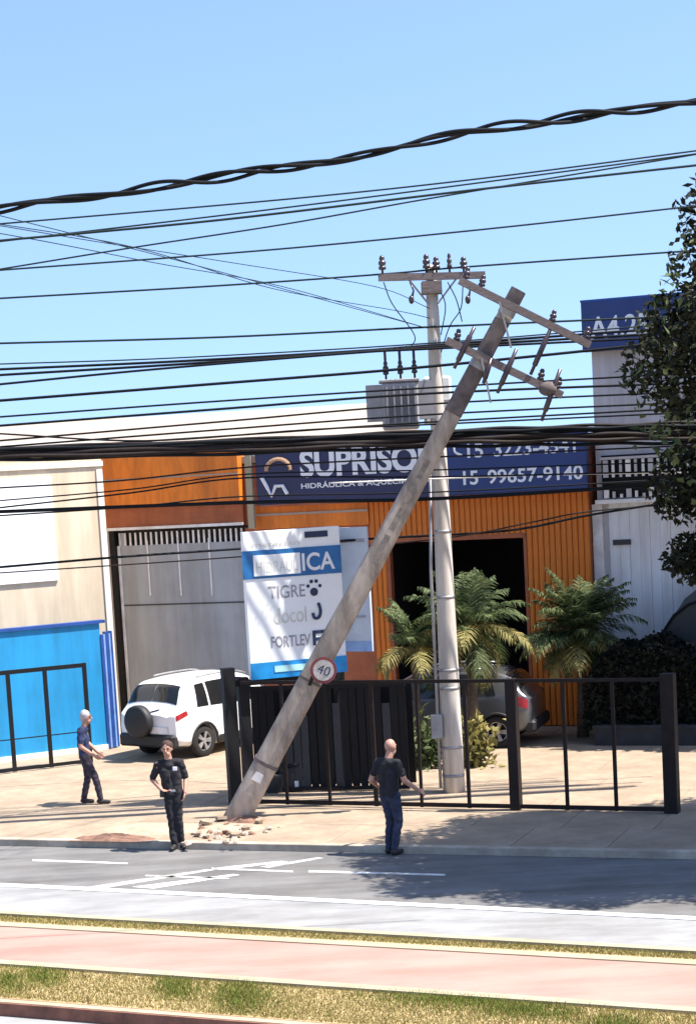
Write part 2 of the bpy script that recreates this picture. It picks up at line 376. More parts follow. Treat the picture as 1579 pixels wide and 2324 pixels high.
# far kerb and pavement slabs
kb = obj('kerb', box(bmesh.new(), -24, 24, 0.0, 0.16, -0.05, 0.12, 0.012), M_kerb); kb.location = ROAD.o; kb.rotation_euler.z = RANG; kb['kind'] = 'structure'
pav = obj('pavement', box(bmesh.new(), -26, 26, 0.162, 40, -0.05, 0.105), M_joint); pav.location = ROAD.o; pav.rotation_euler.z = RANG; pav['kind'] = 'structure'
SZ = 0.12
rows = [0.165, 1.65, 3.15, 5.2, 7.3, 9.4, 11.5, 13.6]
for j in range(len(rows) - 1):
    wd = 2.1 if j > 1 else 1.5
    me = bpy.data.meshes.new('slab'); bm = box(bmesh.new(), 0, wd - 0.012, 0, rows[j + 1] - rows[j] - 0.012, -0.02, 0.0, 0.003); bm.to_mesh(me); bm.free()
    x = -12.0 + 0.4 * (j % 2)
    while x < 10:
        s = linkm('slab', me, M_side, pav); s.location = (x, rows[j], SZ - ROAD.o.z + random.uniform(-.002, .002)); x += wd

# ================================================================== shop row (parallel to the road)
SHOP = Frame(G(1350, 1648, SZ), RANG)
shop = thing('shop_building', SHOP, 'orange hydraulics shop with navy sign, corrugated cladding and a dark open doorway', 'shop')
H = SHOP.hit
def X(u, v, d=0): return H(u, v, d)[0]
def Zz(u, v, d=0): return H(u, v, d)[1]
xL, xR = X(232, 1100), X(1340, 1300)
ztop = Zz(1330, 985)
xgl, xgr = X(262, 1300), X(556, 1300)
xcol0, xcol1 = X(845, 1330), X(880, 1330)            # column beside the doorway
xdr = X(1198, 1330)
zdoor = Zz(1120, 1212); zsb = Zz(950, 1128); 
# structural masses behind the cladding
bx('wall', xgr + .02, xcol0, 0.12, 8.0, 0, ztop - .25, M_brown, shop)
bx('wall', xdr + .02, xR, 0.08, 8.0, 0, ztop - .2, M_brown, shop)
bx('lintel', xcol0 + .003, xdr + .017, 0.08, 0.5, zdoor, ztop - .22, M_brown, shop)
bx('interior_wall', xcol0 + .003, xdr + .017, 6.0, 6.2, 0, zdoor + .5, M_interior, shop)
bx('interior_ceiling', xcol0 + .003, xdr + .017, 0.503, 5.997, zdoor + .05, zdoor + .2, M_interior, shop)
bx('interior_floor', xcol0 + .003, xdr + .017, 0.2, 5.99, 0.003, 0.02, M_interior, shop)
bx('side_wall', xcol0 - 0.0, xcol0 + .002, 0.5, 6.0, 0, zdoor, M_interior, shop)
bx('roof', xL, xR, 0.1, 10, ztop - .2, ztop - .05, M_tile, shop)
# roller door housing / frame
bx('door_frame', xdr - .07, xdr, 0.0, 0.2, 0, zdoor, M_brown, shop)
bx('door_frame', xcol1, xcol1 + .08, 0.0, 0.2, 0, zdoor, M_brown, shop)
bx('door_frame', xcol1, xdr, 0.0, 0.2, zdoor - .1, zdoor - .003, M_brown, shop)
# vertical cladding slats: each one a piece
SLW = 0.122
def slats(x0, x1, z0, z1, y0=-0.0):
    n = max(1, round((x1 - x0) / SLW)); w = (x1 - x0) / n
    me = bpy.data.meshes.new('slat'); bm = bmesh.new()
    pr = [(0.006, 0.075), (0.006, 0.02), (0.03, 0.0), (w - .03, 0.0), (w - .006, 0.02), (w - .006, 0.075)]
    lo = [bm.verts.new((x, y, z0)) for x, y in pr]; hi = [bm.verts.new((x, y, z1)) for x, y in pr]
    for k in range(5): bm.faces.new((lo[k], lo[k + 1], hi[k + 1], hi[k]))
    bm.faces.new(hi); bm.faces.new(lo); bmesh.ops.recalc_face_normals(bm, faces=bm.faces[:]); bm.to_mesh(me); bm.free()
    for k in range(n):
        s = linkm('slat', me, M_orange, shop); s.location = (x0 + k * w, y0 + random.uniform(-.004, .004), random.uniform(-.004, .004))
slats(xdr, xR, 0.03, zsb - .02)
slats(xcol1 + .0, xdr - .003, zdoor, zsb - .02)
slats(xcol0, xcol1, 0.03, zsb - .02)
# beam under the sign on the left
bx('beam', xgr + .3, xcol0 - .003, -0.02, 0.115, Zz(700, 1196), zsb - .02, M_orange, shop)
bx('beam_trim', xgr + .3, xcol0 - .003, -0.05, -0.022, Zz(700, 1166), Zz(700, 1166) + .05, M_tile, shop)
# fascia above the grey gate
zf0, zf1 = Zz(400, 1196), Zz(400, 1005)
zfm = Zz(400, 1142)
bx('fascia', xL, xgr + .05, -0.16, 0.3, zfm, zf1, M_orange, shop)
bx('fascia_shaded_soffit', xL + .003, xgr + .047, 0.0, 0.3, zf0, zfm - .003, M_brown, shop)  # set-back band, browner than the fascia to carry the shade there
bx('fascia_trim', xL + .08, xgr + .05, -0.05, -0.003, zf0 - .02, zf0 + .045, M_lgrey, shop)
bx('lit_wire_strip', xL, xgr + .05, -0.175, -0.162, Zz(400, 1083, -.17), Zz(400, 1080, -.17), M_tile, shop)  # pale strip in place of a sunlit wire before the fascia
# pillar between fascia and cream wall, dark gate jamb
bx('pillar', X(238, 1350), X(258, 1350), 0.0, 0.4, 0, zf0 - .025, M_greyd, shop)
bx('gate_jamb', X(258, 1350) + .003, X(270, 1350), -0.03, 0.2, 0, zf0 - .025, M_black, shop)
bx('down_pipe', X(558, 1100, -.3), X(572, 1100, -.3), -0.30, -0.20, Zz(565, 1200, -.3), Zz(565, 1025, -.3), M_edge, shop)
# sign board; the navy tone of its left half carries shade
xs0, xs1 = X(581, 1080, -.25), X(1333, 1060, -.25)
zs0 = Zz(950, 1129, -.25); zs1 = Zz(950, 985, -.25)
sg = bx('sign_board', xs0, xs1, -0.25, -0.10, zs0, zs1, M_navy, shop, 0.01)
xm = X(1000, 1070, -.25)
bx('sign_lighter_half', xm, xs1 - .04, -0.262, -0.252, zs0 + .04, zs1 - .03, M_royal, shop)
bx('sign_underside_frame', xs0, xs1, -0.24, 0.0, zs0 - .05, zs0 - .003, M_brown, shop)
hh = (zs1 - zs0)
def sx(u): return X(u, 1080, -.27)
def st(name, s, u0, u1, f0, f1, m=M_letter, bold=0.02, y=-.268):
    text(name, s, sx(u0), zs0 + hh * f0, hh * (f1 - f0), sx(u1) - sx(u0), y, m, shop, bold)
st('lettering', 'SUPRISOL', 682, 985, .41, .86, bold=.035)
st('lettering', 'HIDRÁULICA & AQUECIMENTO', 682, 985, .22, .34, bold=.02)
st('lettering', '15', 1062, 1098, .58, .80)
st('lettering', '3223-4541', 1122, 1308, .58, .80)
st('lettering', '15', 1050, 1084, .16, .38)
st('lettering', '99657-9140', 1106, 1322, .16, .38)
# telephone mark, sun arc and house zigzag of the logo
bm = bmesh.new(); tube(bm, cr([(sx(1033), -.27, zs0 + hh * .76), (sx(1036), -.27, zs0 + hh * .68), (sx(1050), -.27, zs0 + hh * .63)], 5), .028, 6); obj('phone_mark', bm, M_letter, shop)
bm = bmesh.new(); tube(bm, [(sx(633) + .30 * math.cos(t), -.268, zs0 + hh * .55 + .26 * math.sin(t)) for t in [math.pi * k / 10 for k in range(11)]], .05, 6); obj('logo_arc', bm, M_logo, shop)
zz = [(593, .46), (604, .30), (614, .14), (624, .30), (640, .30), (650, .16)]
bm = bmesh.new(); tube(bm, [(sx(u), -.268, zs0 + hh * f) for u, f in zz], .045, 6); obj('logo_zigzag', bm, M_letter, shop)

# grey gate (its own thing, slides in front of the jambs)
gate = thing('sliding_gate', SHOP, 'tall grey sheet metal gate with white barred top behind the white car', 'gate')
zg = zf0 - .03; xg0 = X(271, 1350)
zbar = Zz(400, 1234)
bx('sheet', xg0, xgr + .25, 0.10, 0.14, 0.04, zbar, M_grey, gate)
bx('top_rail', xg0, xgr + .25, 0.09, 0.15, zg - .06, zg, M_black, gate)
bx('bottom_rail', xg0, xgr + .25, 0.09, 0.15, 0.0, 0.04, M_greyd, gate)
bx('mid_rail', xg0, xgr + .25, 0.085, 0.099, Zz(400, 1371) - .015, Zz(400, 1371) + .015, M_dgrey, gate)
bx('edge_post', xg0, xg0 + .07, 0.07, 0.098, 0.04, zbar, M_lgrey, gate)
nb = 24
for k in range(nb):
    xx = xg0 + (k + .5) * (xgr - xg0) / nb
    bx('bar', xx - .022, xx + .022, 0.10, 0.13, zbar, zg - .06, M_lgrey, gate)
for u in (335, 405, 475):
    bx('stiffener', X(u, 1300) - .018, X(u, 1300) + .018, 0.08, 0.099, Zz(u, 1352), zbar + .1, M_lgrey, gate)
bx('backing', xg0, xgr + .25, 0.5, 0.52, zbar - .2, zg + .1, M_dgrey, gate)

# long pale warehouse roof behind everything on the left
WARE = Frame(SHOP.w(0, 7.0, 0), RANG * .35)
ware = thing('warehouse', WARE, 'long pale warehouse with low pitched roof behind the orange shop', 'warehouse')
def wx(u, v, d=0): return WARE.hit(u, v, d)
xw1 = wx(868, 960)[0]; xw0 = wx(-900, 960)[0]; zr0 = wx(400, 1012)[1]; 
zr1 = zr0 + 0.9
bx('wall', xw0, xw1, 0.0, 9.0, 0, zr0 - .02, M_creamp, ware)
bm = bmesh.new(); vsq = [bm.verts.new(p) for p in [(xw0, -.3, zr0), (xw1 + .2, -.3, zr0), (xw1 + .2, 3.5, zr1), (xw0, 3.5, zr1), (xw0, 9, zr0), (xw1 + .2, 9, zr0)]]
bm.faces.new((vsq[0], vsq[1], vsq[2], vsq[3])); bm.faces.new((vsq[3], vsq[2], vsq[5], vsq[4])); bm.faces.new((vsq[1], vsq[5], vsq[2])); bm.faces.new((vsq[0], vsq[3], vsq[4]))
obj('roof', bm, M_tile, ware)

# cream house wall and blue wall on the left, turned towards the sun
B0, B1 = G(0, 1731, SZ), G(246, 1700, SZ)
BANG = math.atan2(B1.y - B0.y, B1.x - B0.x)
BLUE = Frame(B0, BANG)
bw = thing('blue_wall', BLUE, 'bright blue painted wall with darker folded leaf at its right end', 'wall')
bxl = -9.0; bxr = BLUE.hit(236, 1560)[0]; bz = BLUE.hit(120, 1424)[1]
bx('panel', bxl, bxr, 0, 0.12, 0.12, bz, M_bluew, bw)
bx('coping', bxl, bxr + .12, -0.05, 0.17, bz + .003, bz + .07, M_dblue, bw)
bx('plinth', bxl, bxr, -0.04, 0.13, 0, 0.117, M_creamp, bw)
fx = bxr + .003
for i, (w, m, zt) in enumerate([(.07, M_dblue, -.25), (.05, M_lblue, -.25), (.10, M_dblue, -.2), (.045, M_lblue, -.25), (.06, M_dblue, -.2)]):
    bx('folded_leaf', fx, fx + w - .003, -.02 + .03 * i, .10 + .03 * i, 0.02, bz + zt, m, bw); fx += w
CR = Frame(BLUE.w(0, .9, 0), BANG)
ch = thing('cream_house', CR, 'cream plastered house wall with a white painted panel above the blue wall', 'house')
cxr = CR.hit(234, 1100)[0]; czt = CR.hit(100, 1012)[1]
bx('wall', -9, cxr, 0, 5, 0, czt, M_cream, ch)
bx('coping', -9, cxr + .06, -.06, 5, czt + .003, czt + .1, M_creamp, ch)
bx('ledge', -9, cxr + .02, -.04, -.003, CR.hit(100, 1064)[1], CR.hit(100, 1052)[1], M_creamp, ch)
bx('white_panel', -9, CR.hit(124, 1200)[0], -.05, -.003, CR.hit(60, 1322)[1], CR.hit(60, 1085)[1], M_panel, ch)
bx('corner_strip', cxr - .14, cxr - .0, -.03, -.003, 0, CR.hit(230, 1064)[1] - .003, M_creamp, ch)

# right building with blue fascia
RB0 = SHOP.w(X(1340, 1300) + .12, 0.35, 0)
RB = Frame(RB0, RANG)
rb = thing('corner_building', RB, 'tall pale building with dark blue fascia and white numerals behind the tree', 'building')
rz = lambda v: RB.hit(1330, v)[1]
rx = lambda u, v=1000: RB.hit(u, v)[0]
x0 = 0.0; x1 = 12.0
ztp = rz(697)
bx('wall', x0, x1, 0, 9, 0, ztp, M_lilac, rb)
bx('fascia', x0 - .12, x1, -.30, -.003, rz(800), ztp + .08, M_royal, rb)
bx('coping', x0 - .14, x1, -.28, 9, ztp + .083, ztp + .13, M_dblue, rb)
zt0 = RB.hit(1335, 771, -.31)[1]
text('lettering', 'A4.2514', RB.hit(1338, 760, -.31)[0], zt0, .47, RB.hit(1530, 760, -.31)[0] - RB.hit(1338, 760, -.31)[0], -.308, M_letter, rb, .02)
# white corrugated lower front: sheets with ribs
zc1 = rz(1145)
ncr = 26; cw = 0.22
for k in range(ncr):
    bx('sheet', x0 + .25 + k * cw, x0 + .25 + (k + 1) * cw - .005, -.05 - .006 * (k % 2), -.004, .6, zc1, M_wall2, rb)
bx('ledge', x0, x1, -.22, -.003, zc1 + .003, zc1 + .09, M_lgrey, rb)
bx('vent', rx(1392, 1233), rx(1432, 1233), -.10, -.065, rz(1239), rz(1227), M_dgrey, rb)
bx('corner_post', x0 - .1, x0 + .12, -.12, -.004, 0, rz(1145) - .003, M_lgrey, rb)
# balcony whose recess shade is a black panel, with white balusters, half hidden by the tree
bx0 = rx(1366, 1090)
bx('balcony_shade', bx0, bx0 + 7, -.05, -.004, zc1 + .12, rz(1036), M_black, rb)
bx('balcony_rail', bx0, bx0 + 7, -.20, -.12, rz(1046), rz(1040), M_lilac, rb)
bx('balcony_rail', bx0, bx0 + 7, -.20, -.12, rz(1100), rz(1095), M_dgrey, rb)
for k, u in enumerate(range(1378, 1570, 17)):
    w_ = .06 if k % 3 else .11
    xb = rx(u, 1090)
    bx('baluster', xb - w_ / 2, xb + w_ / 2, -.18, -.14, rz(1086), rz(1047), M_lgrey if k % 2 else M_lilac, rb)
    bx('baluster', xb - w_ / 2, xb + w_ / 2, -.18, -.14, zc1 + .12, rz(1112 + 6 * (k % 3)), M_lgrey if k % 2 == 0 else M_lilac, rb)
# arched awning at the far right
bm = bmesh.new(); ax0 = rx(1530, 1420); aw = 2.6; zb_ = rz(1448); N = 10
fr_, bk_ = [], []
for k in range(N + 1):
    t = math.pi * k / N; px_, pz_ = ax0 + aw / 2 - aw / 2 * math.cos(t), zb_ + .95 * math.sin(t)
    fr_.append(bm.verts.new((px_, -1.3, pz_))); bk_.append(bm.verts.new((px_, -.06, pz_ + .25)))
for k in range(N): bm.faces.new((fr_[k], fr_[k + 1], bk_[k + 1], bk_[k]))
bm.faces.new(fr_[::-1]); obj('awning', bm, M_dgrey, rb)
bm = bmesh.new(); tube(bm, [(v[0], -1.31, v[1]) for v in [(ax0 + aw / 2 - aw / 2 * math.cos(math.pi * k / N), zb_ + .95 * math.sin(math.pi * k / N)) for k in range(N + 1)]], .035, 6); obj('awning_rim', bm, M_black, rb)

# ================================================================== planter with hedge in the tree's shade
PL0 = G(1350, 1692, SZ); PLF = Frame(PL0, RANG)
pl = thing('planter_wall', PLF, 'low planter wall darkened for shade under the black hedge', 'planter')
pzt = PLF.hit(1450, 1652)[1]
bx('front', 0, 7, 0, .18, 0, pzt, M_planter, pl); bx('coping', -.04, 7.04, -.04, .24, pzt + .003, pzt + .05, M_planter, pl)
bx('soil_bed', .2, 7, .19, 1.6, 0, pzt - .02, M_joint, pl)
hz1 = PLF.hit(1450, 1474, .3)[1]
def leafcloud(name, sampler, n, size, m, parent, seed=1, flat=0.0, elong=1.6):
    rnd = random.Random(seed); V, Fc = [], []
    for _ in range(n):
        p = sampler(rnd)
        if p is None: continue
        d = Vector((rnd.gauss(0, 1), rnd.gauss(0, 1), rnd.gauss(0, 1) - flat)).normalized()
        s = d.cross(Vector((rnd.gauss(0, 1), rnd.gauss(0, 1), rnd.gauss(0, 1)))).normalized()
        L = size * rnd.uniform(.6, 1.4) * elong / 2; W = size * rnd.uniform(.6, 1.3) / 2
        nrm = d.cross(s) * W * .35
        i = len(V)
        V += [p - d * L, p + s * W + nrm, p + d * L, p - s * W + nrm]
        Fc.append((i, i + 1, i + 2)); Fc.append((i, i + 2, i + 3))
    return pyobj(name, V, Fc, m, parent)
hedge = thing('hedge', PLF, 'dense dark clipped hedge in deep shade behind the black fence', 'hedge')
def hs(r):
    x = r.uniform(-.25, 7); 
    top = hz1 + .12 * math.sin(x * 2.1) + .10 * math.sin(x * 5.3 + 1) - max(0, .45 - x) * .9
    face = r.random()
    if face < .55: y, z = .25 + r.gauss(0, .05) + .06 * math.sin(x * 5), r.uniform(pzt - .05, top)
    elif face < .8: y, z = r.uniform(.25, 1.5), top + r.gauss(0, .05)
    else: y, z = r.uniform(.3, 1.4), r.uniform(pzt, top)
    return Vector((x, y, z))
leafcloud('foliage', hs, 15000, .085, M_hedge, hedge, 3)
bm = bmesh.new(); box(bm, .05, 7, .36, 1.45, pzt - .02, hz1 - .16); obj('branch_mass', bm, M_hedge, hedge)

# ================================================================== fences
def fence(fr, name, label, rails, posts, x0, x1, m, group=None):
    f = thing(name, fr, label, 'fence', group)
    for (za, zb, y) in rails: bx('rail', x0, x1, y, y + .04, za, zb, m, f)
    for (x, w, z0, z1) in posts: bx('post' if w > .12 else 'picket', x - w / 2, x + w / 2, -.035 if w > .12 else -.0015, w - .035 if w > .12 else .0385, z0, z1, m, f)
    return f
F0, F1 = G(600, 1827, SZ), G(1530, 1846, SZ)
FEN = Frame(F0, math.atan2(F1.y - F0.y, F1.x - F0.x))
def fxx(u, v): return FEN.hit(u, v)[0]
zt = FEN.hit(1100, 1541)[1]; zt0_ = FEN.hit(1100, 1550)[1]; zb0 = FEN.hit(1100, 1834)[1]
zr_t = zt; 
posts = []
for u, v, w in ((648, 1760, .05), (745, 1760, .05), (850, 1760, .075), (952, 1740, .05), (1058, 1700, .06), (1163, 1700, .17), (1281, 1700, .06), (1392, 1700, .06)):
    posts.append((fxx(u, v), w, 0.02, zt))
posts.append((fxx(1517, 1700), .22, 0.0, zt + .06))
fence(FEN, 'iron_fence', 'black iron fence with slim pickets along the right side of the pavement', [(zt - .06, zt - .002, 0), (0.03, 0.10, 0)], posts, fxx(560, 1800), fxx(1520, 1700), M_rust)
L0, L1 = G(-20, 1760, SZ), G(205, 1733, SZ)
LF = Frame(L0, math.atan2(L1.y - L0.y, L1.x - L0.x))
lz = LF.hit(100, 1513)[1]
lp = [(LF.hit(u, v)[0], .085, .02, lz) for u, v in ((27, 1640), (110, 1625), (197, 1580), (-60, 1640))]
fence(LF, 'iron_fence', 'dark iron frame fence standing before the blue wall', [(lz - .09, lz - .002, 0), (.03, .10, 0), (lz * .32, lz * .32 + .02, .01)], lp, LF.hit(-420, 1640)[0], LF.hit(200, 1580)[0], M_black)

# ================================================================== totem sign and the black enclosure below it
T0 = at(560, 1370, 34.22); T1 = at(778, 1360, 34.80)
TOT = Frame(Vector((T0.x, T0.y, SZ)), math.atan2(T1.y - T0.y, T1.x - T0.x))
tot = thing('totem_sign', TOT, 'white and blue plumbing supplier sign board raised on black posts', 'sign')
tx = lambda u, v=1370: TOT.hit(u, v)[0]
tz = lambda v, u=670: TOT.hit(u, v)[1]
tx0, tx1 = tx(560), tx(779)
zt_b, zt_t = tz(1534), tz(1200)
bx('board', tx0, tx1, 0, .14, zt_b, zt_t, M_panel, tot, .008)
bx('header_band', tx0 - .04, tx1 + .003, -.016, -.003, tz(1307), tz(1243), M_header, tot)
bx('header_glare', tx(580), tx(686), -.030, -.018, tz(1301), tz(1254), M_panel, tot)  # white rectangle painting the glare on the header band
text('lettering', 'HIDRÁUL', tx(586), tz(1294), tz(1262) - tz(1294), tx(680) - tx(586), -.034, M_inkp, tot, .0)  # letters paled to match the painted glare
text('lettering', 'ICA', tx(690), tz(1297), tz(1256) - tz(1297), tx(764) - tx(690), -.022, M_letter, tot, .02)
bx('small_logo', tx(700), tx(752), -.012, -.003, tz(1222), tz(1208), M_inkd, tot)
text('lettering', 'materiais', tx(580), tz(1236), .08, tx(690) - tx(580), -.006, M_inkp, tot)
text('lettering', 'TIGRE', tx(610), tz(1355), tz(1326) - tz(1355), tx(694) - tx(610), -.006, M_ink, tot, .01)
bm = bmesh.new()
for (du, dv, r) in ((0, 8, .075), (-13, -6, .032), (-5, -16, .034), (6, -16, .034), (14, -5, .032)):
    lathe(bm, [(r, -.012), (r, -.004)], (tx(714 + du), 0, tz(1338 + dv)), 10, 'Y')
obj('paw_mark', bm, M_inkd, tot)
text('lettering', 'docol', tx(620), tz(1412), tz(1376) - tz(1412), tx(694) - tx(620), -.006, M_inkp, tot, .01)
bm = bmesh.new(); tube(bm, cr([(tx(722), -.008, tz(1372)), (tx(726), -.008, tz(1390)), (tx(722), -.008, tz(1404)), (tx(712), -.008, tz(1406)), (tx(708), -.008, tz(1394))], 4), .03, 6); obj('drop_mark', bm, M_inkd, tot)
text('lettering', 'FORTLEV', tx(610), tz(1466), tz(1440) - tz(1466), tx(700) - tx(610), -.006, M_ink, tot, .015)
bm = bmesh.new(); box(bm, tx(705), tx(712), -.012, -.003, tz(1468), tz(1434)); box(bm, tx(712) + .002, tx(734), -.012, -.003, tz(1442), tz(1434)); box(bm, tx(712) + .002, tx(728), -.012, -.003, tz(1458), tz(1450)); obj('fork_mark', bm, M_inkd, tot)
bx('footer_band', tx0 - .002, tx1 + .003, -.016, -.003, zt_b - .002, tz(1497), M_cyan, tot)
bx('footer_panel', tx(614), tx(690), -.026, -.018, tz(1521), tz(1507), M_ltcyan, tot)
# second board behind its right end, turned the other way; grey-blue tone carries its shade
sb0 = Vector((tx(779), .62, 0)); sbd = Vector((math.cos(rad(-48)), math.sin(rad(-48)), 0)); sbn = Vector((-math.sin(rad(-48)) * -1, -math.cos(rad(-48)), 0))
sbn = Vector((math.sin(rad(-48)), -math.cos(rad(-48)), 0))
def sbp(s_, z, out=0.0): q = sb0 + sbd * s_ + sbn * out; return Vector((q.x, q.y, z))
def sbox(name, s0, s1, z0, z1, o0, o1, m):
    bm = bmesh.new(); lo = [bm.verts.new(sbp(a_, z0, o_)) for a_, o_ in ((s0, o0), (s1, o0), (s1, o1), (s0, o1))]; hi = [bm.verts.new(sbp(a_, z1, o_)) for a_, o_ in ((s0, o0), (s1, o0), (s1, o1), (s0, o1))]
    bm.faces.new(lo); bm.faces.new(hi)
    for k in range(4): bm.faces.new((lo[k], lo[(k + 1) % 4], hi[(k + 1) % 4], hi[k]))
    return obj(name, bm, m, tot)
SBW = .78
sbox('side_board', 0, SBW, tz(1494), tz(1206), -.06, 0, M_sideboard)
sbox('side_board_rule', .1, SBW - .05, tz(1241), tz(1233), .003, .010, M_ink)
sbox('side_board_rule', .25, SBW - .1, tz(1416), tz(1410), .003, .010, M_ink)
sbox('side_board_band', 0, SBW, tz(1494), tz(1470), .003, .010, M_lblue)
for u0, u1, y in ((520, 547, .16), (556, 578, .18), (795, 815, .66)):
    bx('post', tx(u0, 1650), tx(u1, 1650), y, y + .2, 0, tz(1506) if u0 == 520 else tz(1530), M_black, tot)
bx('cross_rail', tx(547, 1650), tx(779, 1650), .2, .28, zt_b - .12, zt_b - .01, M_black, tot)

E0 = G(560, 1800, SZ); E1 = G(960, 1792, SZ)
ENC = Frame(E0, math.atan2(E1.y - E0.y, E1.x - E0.x))
en = thing('slatted_enclosure', ENC, 'black slatted enclosure beneath the white and blue sign board', 'enclosure')
ez = ENC.hit(760, 1552)[1]; ex1 = ENC.hit(925, 1700)[0]
bx('top_rail', 0, ex1, 0, .06, ez - .08, ez, M_black, en); bx('bottom_rail', 0, ex1, 0, .06, .02, .09, M_black, en)
ns = 20; wv = ex1 / ns
rs = random.Random(5)
for k in range(ns):
    u = 560 + 395 * (k + .5) / ns
    m = M_black
    if 632 < u < 720: m = M_dgrey
    if 768 < u < 792: m = M_dgrey
    if 880 < u < 940: m = M_dgrey if k % 2 else M_black
    bx('slat', k * wv + .008, (k + 1) * wv - .012, .065 + rs.uniform(0, .02), .09 + rs.uniform(0, .02), .04, ez - (.02 if m is M_black else rs.uniform(.3, .6)), m, en)
bx('backing', 0, ex1, .7, .72, .02, ez - .1, M_black, en)
# things stored beside it
cb = Frame(G(660, 1797, SZ), 0.05)
o = thing('storage_bin', cb, 'black box with a pale tag at the foot of the leaning pole', 'box')
bx('body', -.12, .26, 0, .4, 0, .46, M_plast, o, .02); bx('lid', -.14, .28, -.02, .42, .463, .52, M_black, o, .01); bx('tag', .08, .24, -.012, -.003, .05, .2, M_lgrey, o)
cb = Frame(G(612, 1800, SZ), 0.0)
o = thing('meter_box', cb, 'small dark grey cabinet low behind the leaning pole', 'cabinet')
bx('body', -.05, .28, 0, .25, 0, .34, M_dgrey, o, .015); bx('door', .0, .23, -.02, -.003, .05, .29, M_plast, o)
cb = Frame(G(871, 1770, SZ), 0.0)
o = thing('display_stand', cb, 'white lidded jug on a dark stand inside the black enclosure', 'jug')
zj = cb.hit(873, 1614)[1]
bm = bmesh.new(); lathe(bm, [(.15, 0), (.15, .04), (.03, .05), (.03, zj - .02), (.16, zj - .01), (.16, zj)], (0, 0, 0), 14); obj('stand', bm, M_black, o, True)
bm = bmesh.new(); lathe(bm, [(.13, zj), (.15, zj + .1), (.13, zj + .18), (.05, zj + .24), (.05, zj + .30)], (.02, 0, 0), 14); obj('jug_body', bm, M_lgrey, o, True)
bm = bmesh.new(); lathe(bm, [(.07, zj + .30), (.08, zj + .33), (.08, zj + .42), (.03, zj + .45)], (.02, 0, 0), 12); obj('cap', bm, M_lgrey, o, True)

# ================================================================== poles
def insulator(bm, p, d, L=.28, r=.06):
    d = Vector(d).normalized(); p = Vector(p)
    prof = [(.02, 0), (.02, .08), (r, .09), (r * .95, .13), (r * .6, .14), (r * 1.0, .17), (r * .9, .21), (r * .5, .22), (r * .75, .25), (r * .5, .29), (.015, .30)]
    pts = [p + d * (h / .30 * L) for _, h in prof]
    return tube(bm, pts, [q[0] for q in prof], 10)

PB = G(1030, 1796, SZ); PTOP = at(977, 602, PB.y)
pole = empty('utility_pole', PB, 0, 'upright pale concrete utility pole carrying a transformer and a level crossarm', 'utility pole')
pv = PTOP - PB
sc_b = (at(1058, 1780, PB.y) - at(1008, 1780, PB.y)).length / 2
bm = bmesh.new(); tube(bm, [pv * (k / 8) for k in range(9)], [sc_b * (1 - .50 * k / 8) for k in range(9)], 20); obj('shaft', bm, M_pole, pole, True)
for f in (.03, .085, .20, .235, .375, .50):
    bm = bmesh.new(); r = sc_b * (1 - .5 * f); tube(bm, [pv * f, pv * f + Vector((0, 0, .05))], [r + .006, r + .006], 20); obj('steel_band', bm, M_steel, pole, True)
bm = bmesh.new(); tube(bm, [Vector((-.24, -.10, .1)), Vector((-.24, -.10, .1)) + pv * .42, pv * .62 + Vector((-.17, -.08, 0))], .028, 8); obj('conduit', bm, M_steel, pole, True)
bm = bmesh.new(); box(bm, -.36, -.16, -.20, -.05, 1.0, 1.42, .01); obj('meter_cabinet', bm, M_steel, pole)
def onp(u, v, dy=0.0): return at(u, v, PB.y + dy) - PB
ca, cb_ = onp(858, 630, -.16), onp(1100, 624, -.16)
bm = bmesh.new(); bar(bm, ca, cb_, .10, .12); obj('crossarm', bm, M_wood, pole)
for uu, vv in ((868, 625), (968, 622), (990, 620), (1020, 620), (1052, 620)):
    bm = bmesh.new(); p = onp(uu, vv, -.16); insulator(bm, p, (0, 0, 1), .34 if uu in (868, 968, 1020) else .28, .045 if uu in (1020,) else .07); obj('insulator', bm, M_porc, pole, True)
bm = bmesh.new(); bar(bm, onp(925, 632, -.16), onp(972, 690, -.12), .03, .03); obj('brace', bm, M_steel, pole)
bm = bmesh.new(); bar(bm, onp(1035, 632, -.16), onp(992, 690, -.12), .03, .03); obj('brace', bm, M_steel, pole)
bm = bmesh.new(); box(bm, *[c for c in (onp(955, 640).x, onp(1000, 640).x)], -.26, .1, onp(978, 668).z, onp(978, 640).z); obj('clamp', bm, M_wood, pole)
for uu in (930, 1058):   # hanging fuse cutouts with their leads
    bm = bmesh.new(); a_ = onp(uu, 640, -.2); b_ = onp(uu + 3, 680, -.22); tube(bm, [a_, (a_ + b_) / 2 + Vector((.05, 0, 0)), b_], [.018, .018, .035], 6); sphere(bm, b_, .05, (1, 1, 1.5)); obj('fuse_cutout', bm, M_porc, pole, True)
for pts in ([(870, 640), (890, 690), (940, 760), (930, 790)], [(1050, 645), (1045, 700), (1020, 740), (1000, 800)], [(985, 640), (1010, 690), (1000, 760)], [(1015, 640), (1035, 680), (1048, 730)]):
    bm = bmesh.new(); tube(bm, cr([onp(u, v, -.22) for u, v in pts], 5), .010, 5); obj('jumper_lead', bm, M_wire, pole, True)
# secondary rack and its three drop rods
bm = bmesh.new(); bar(bm, onp(860, 793, -.22), onp(985, 786, -.22), .05, .05); obj('lower_crossarm', bm, M_steel, pole)

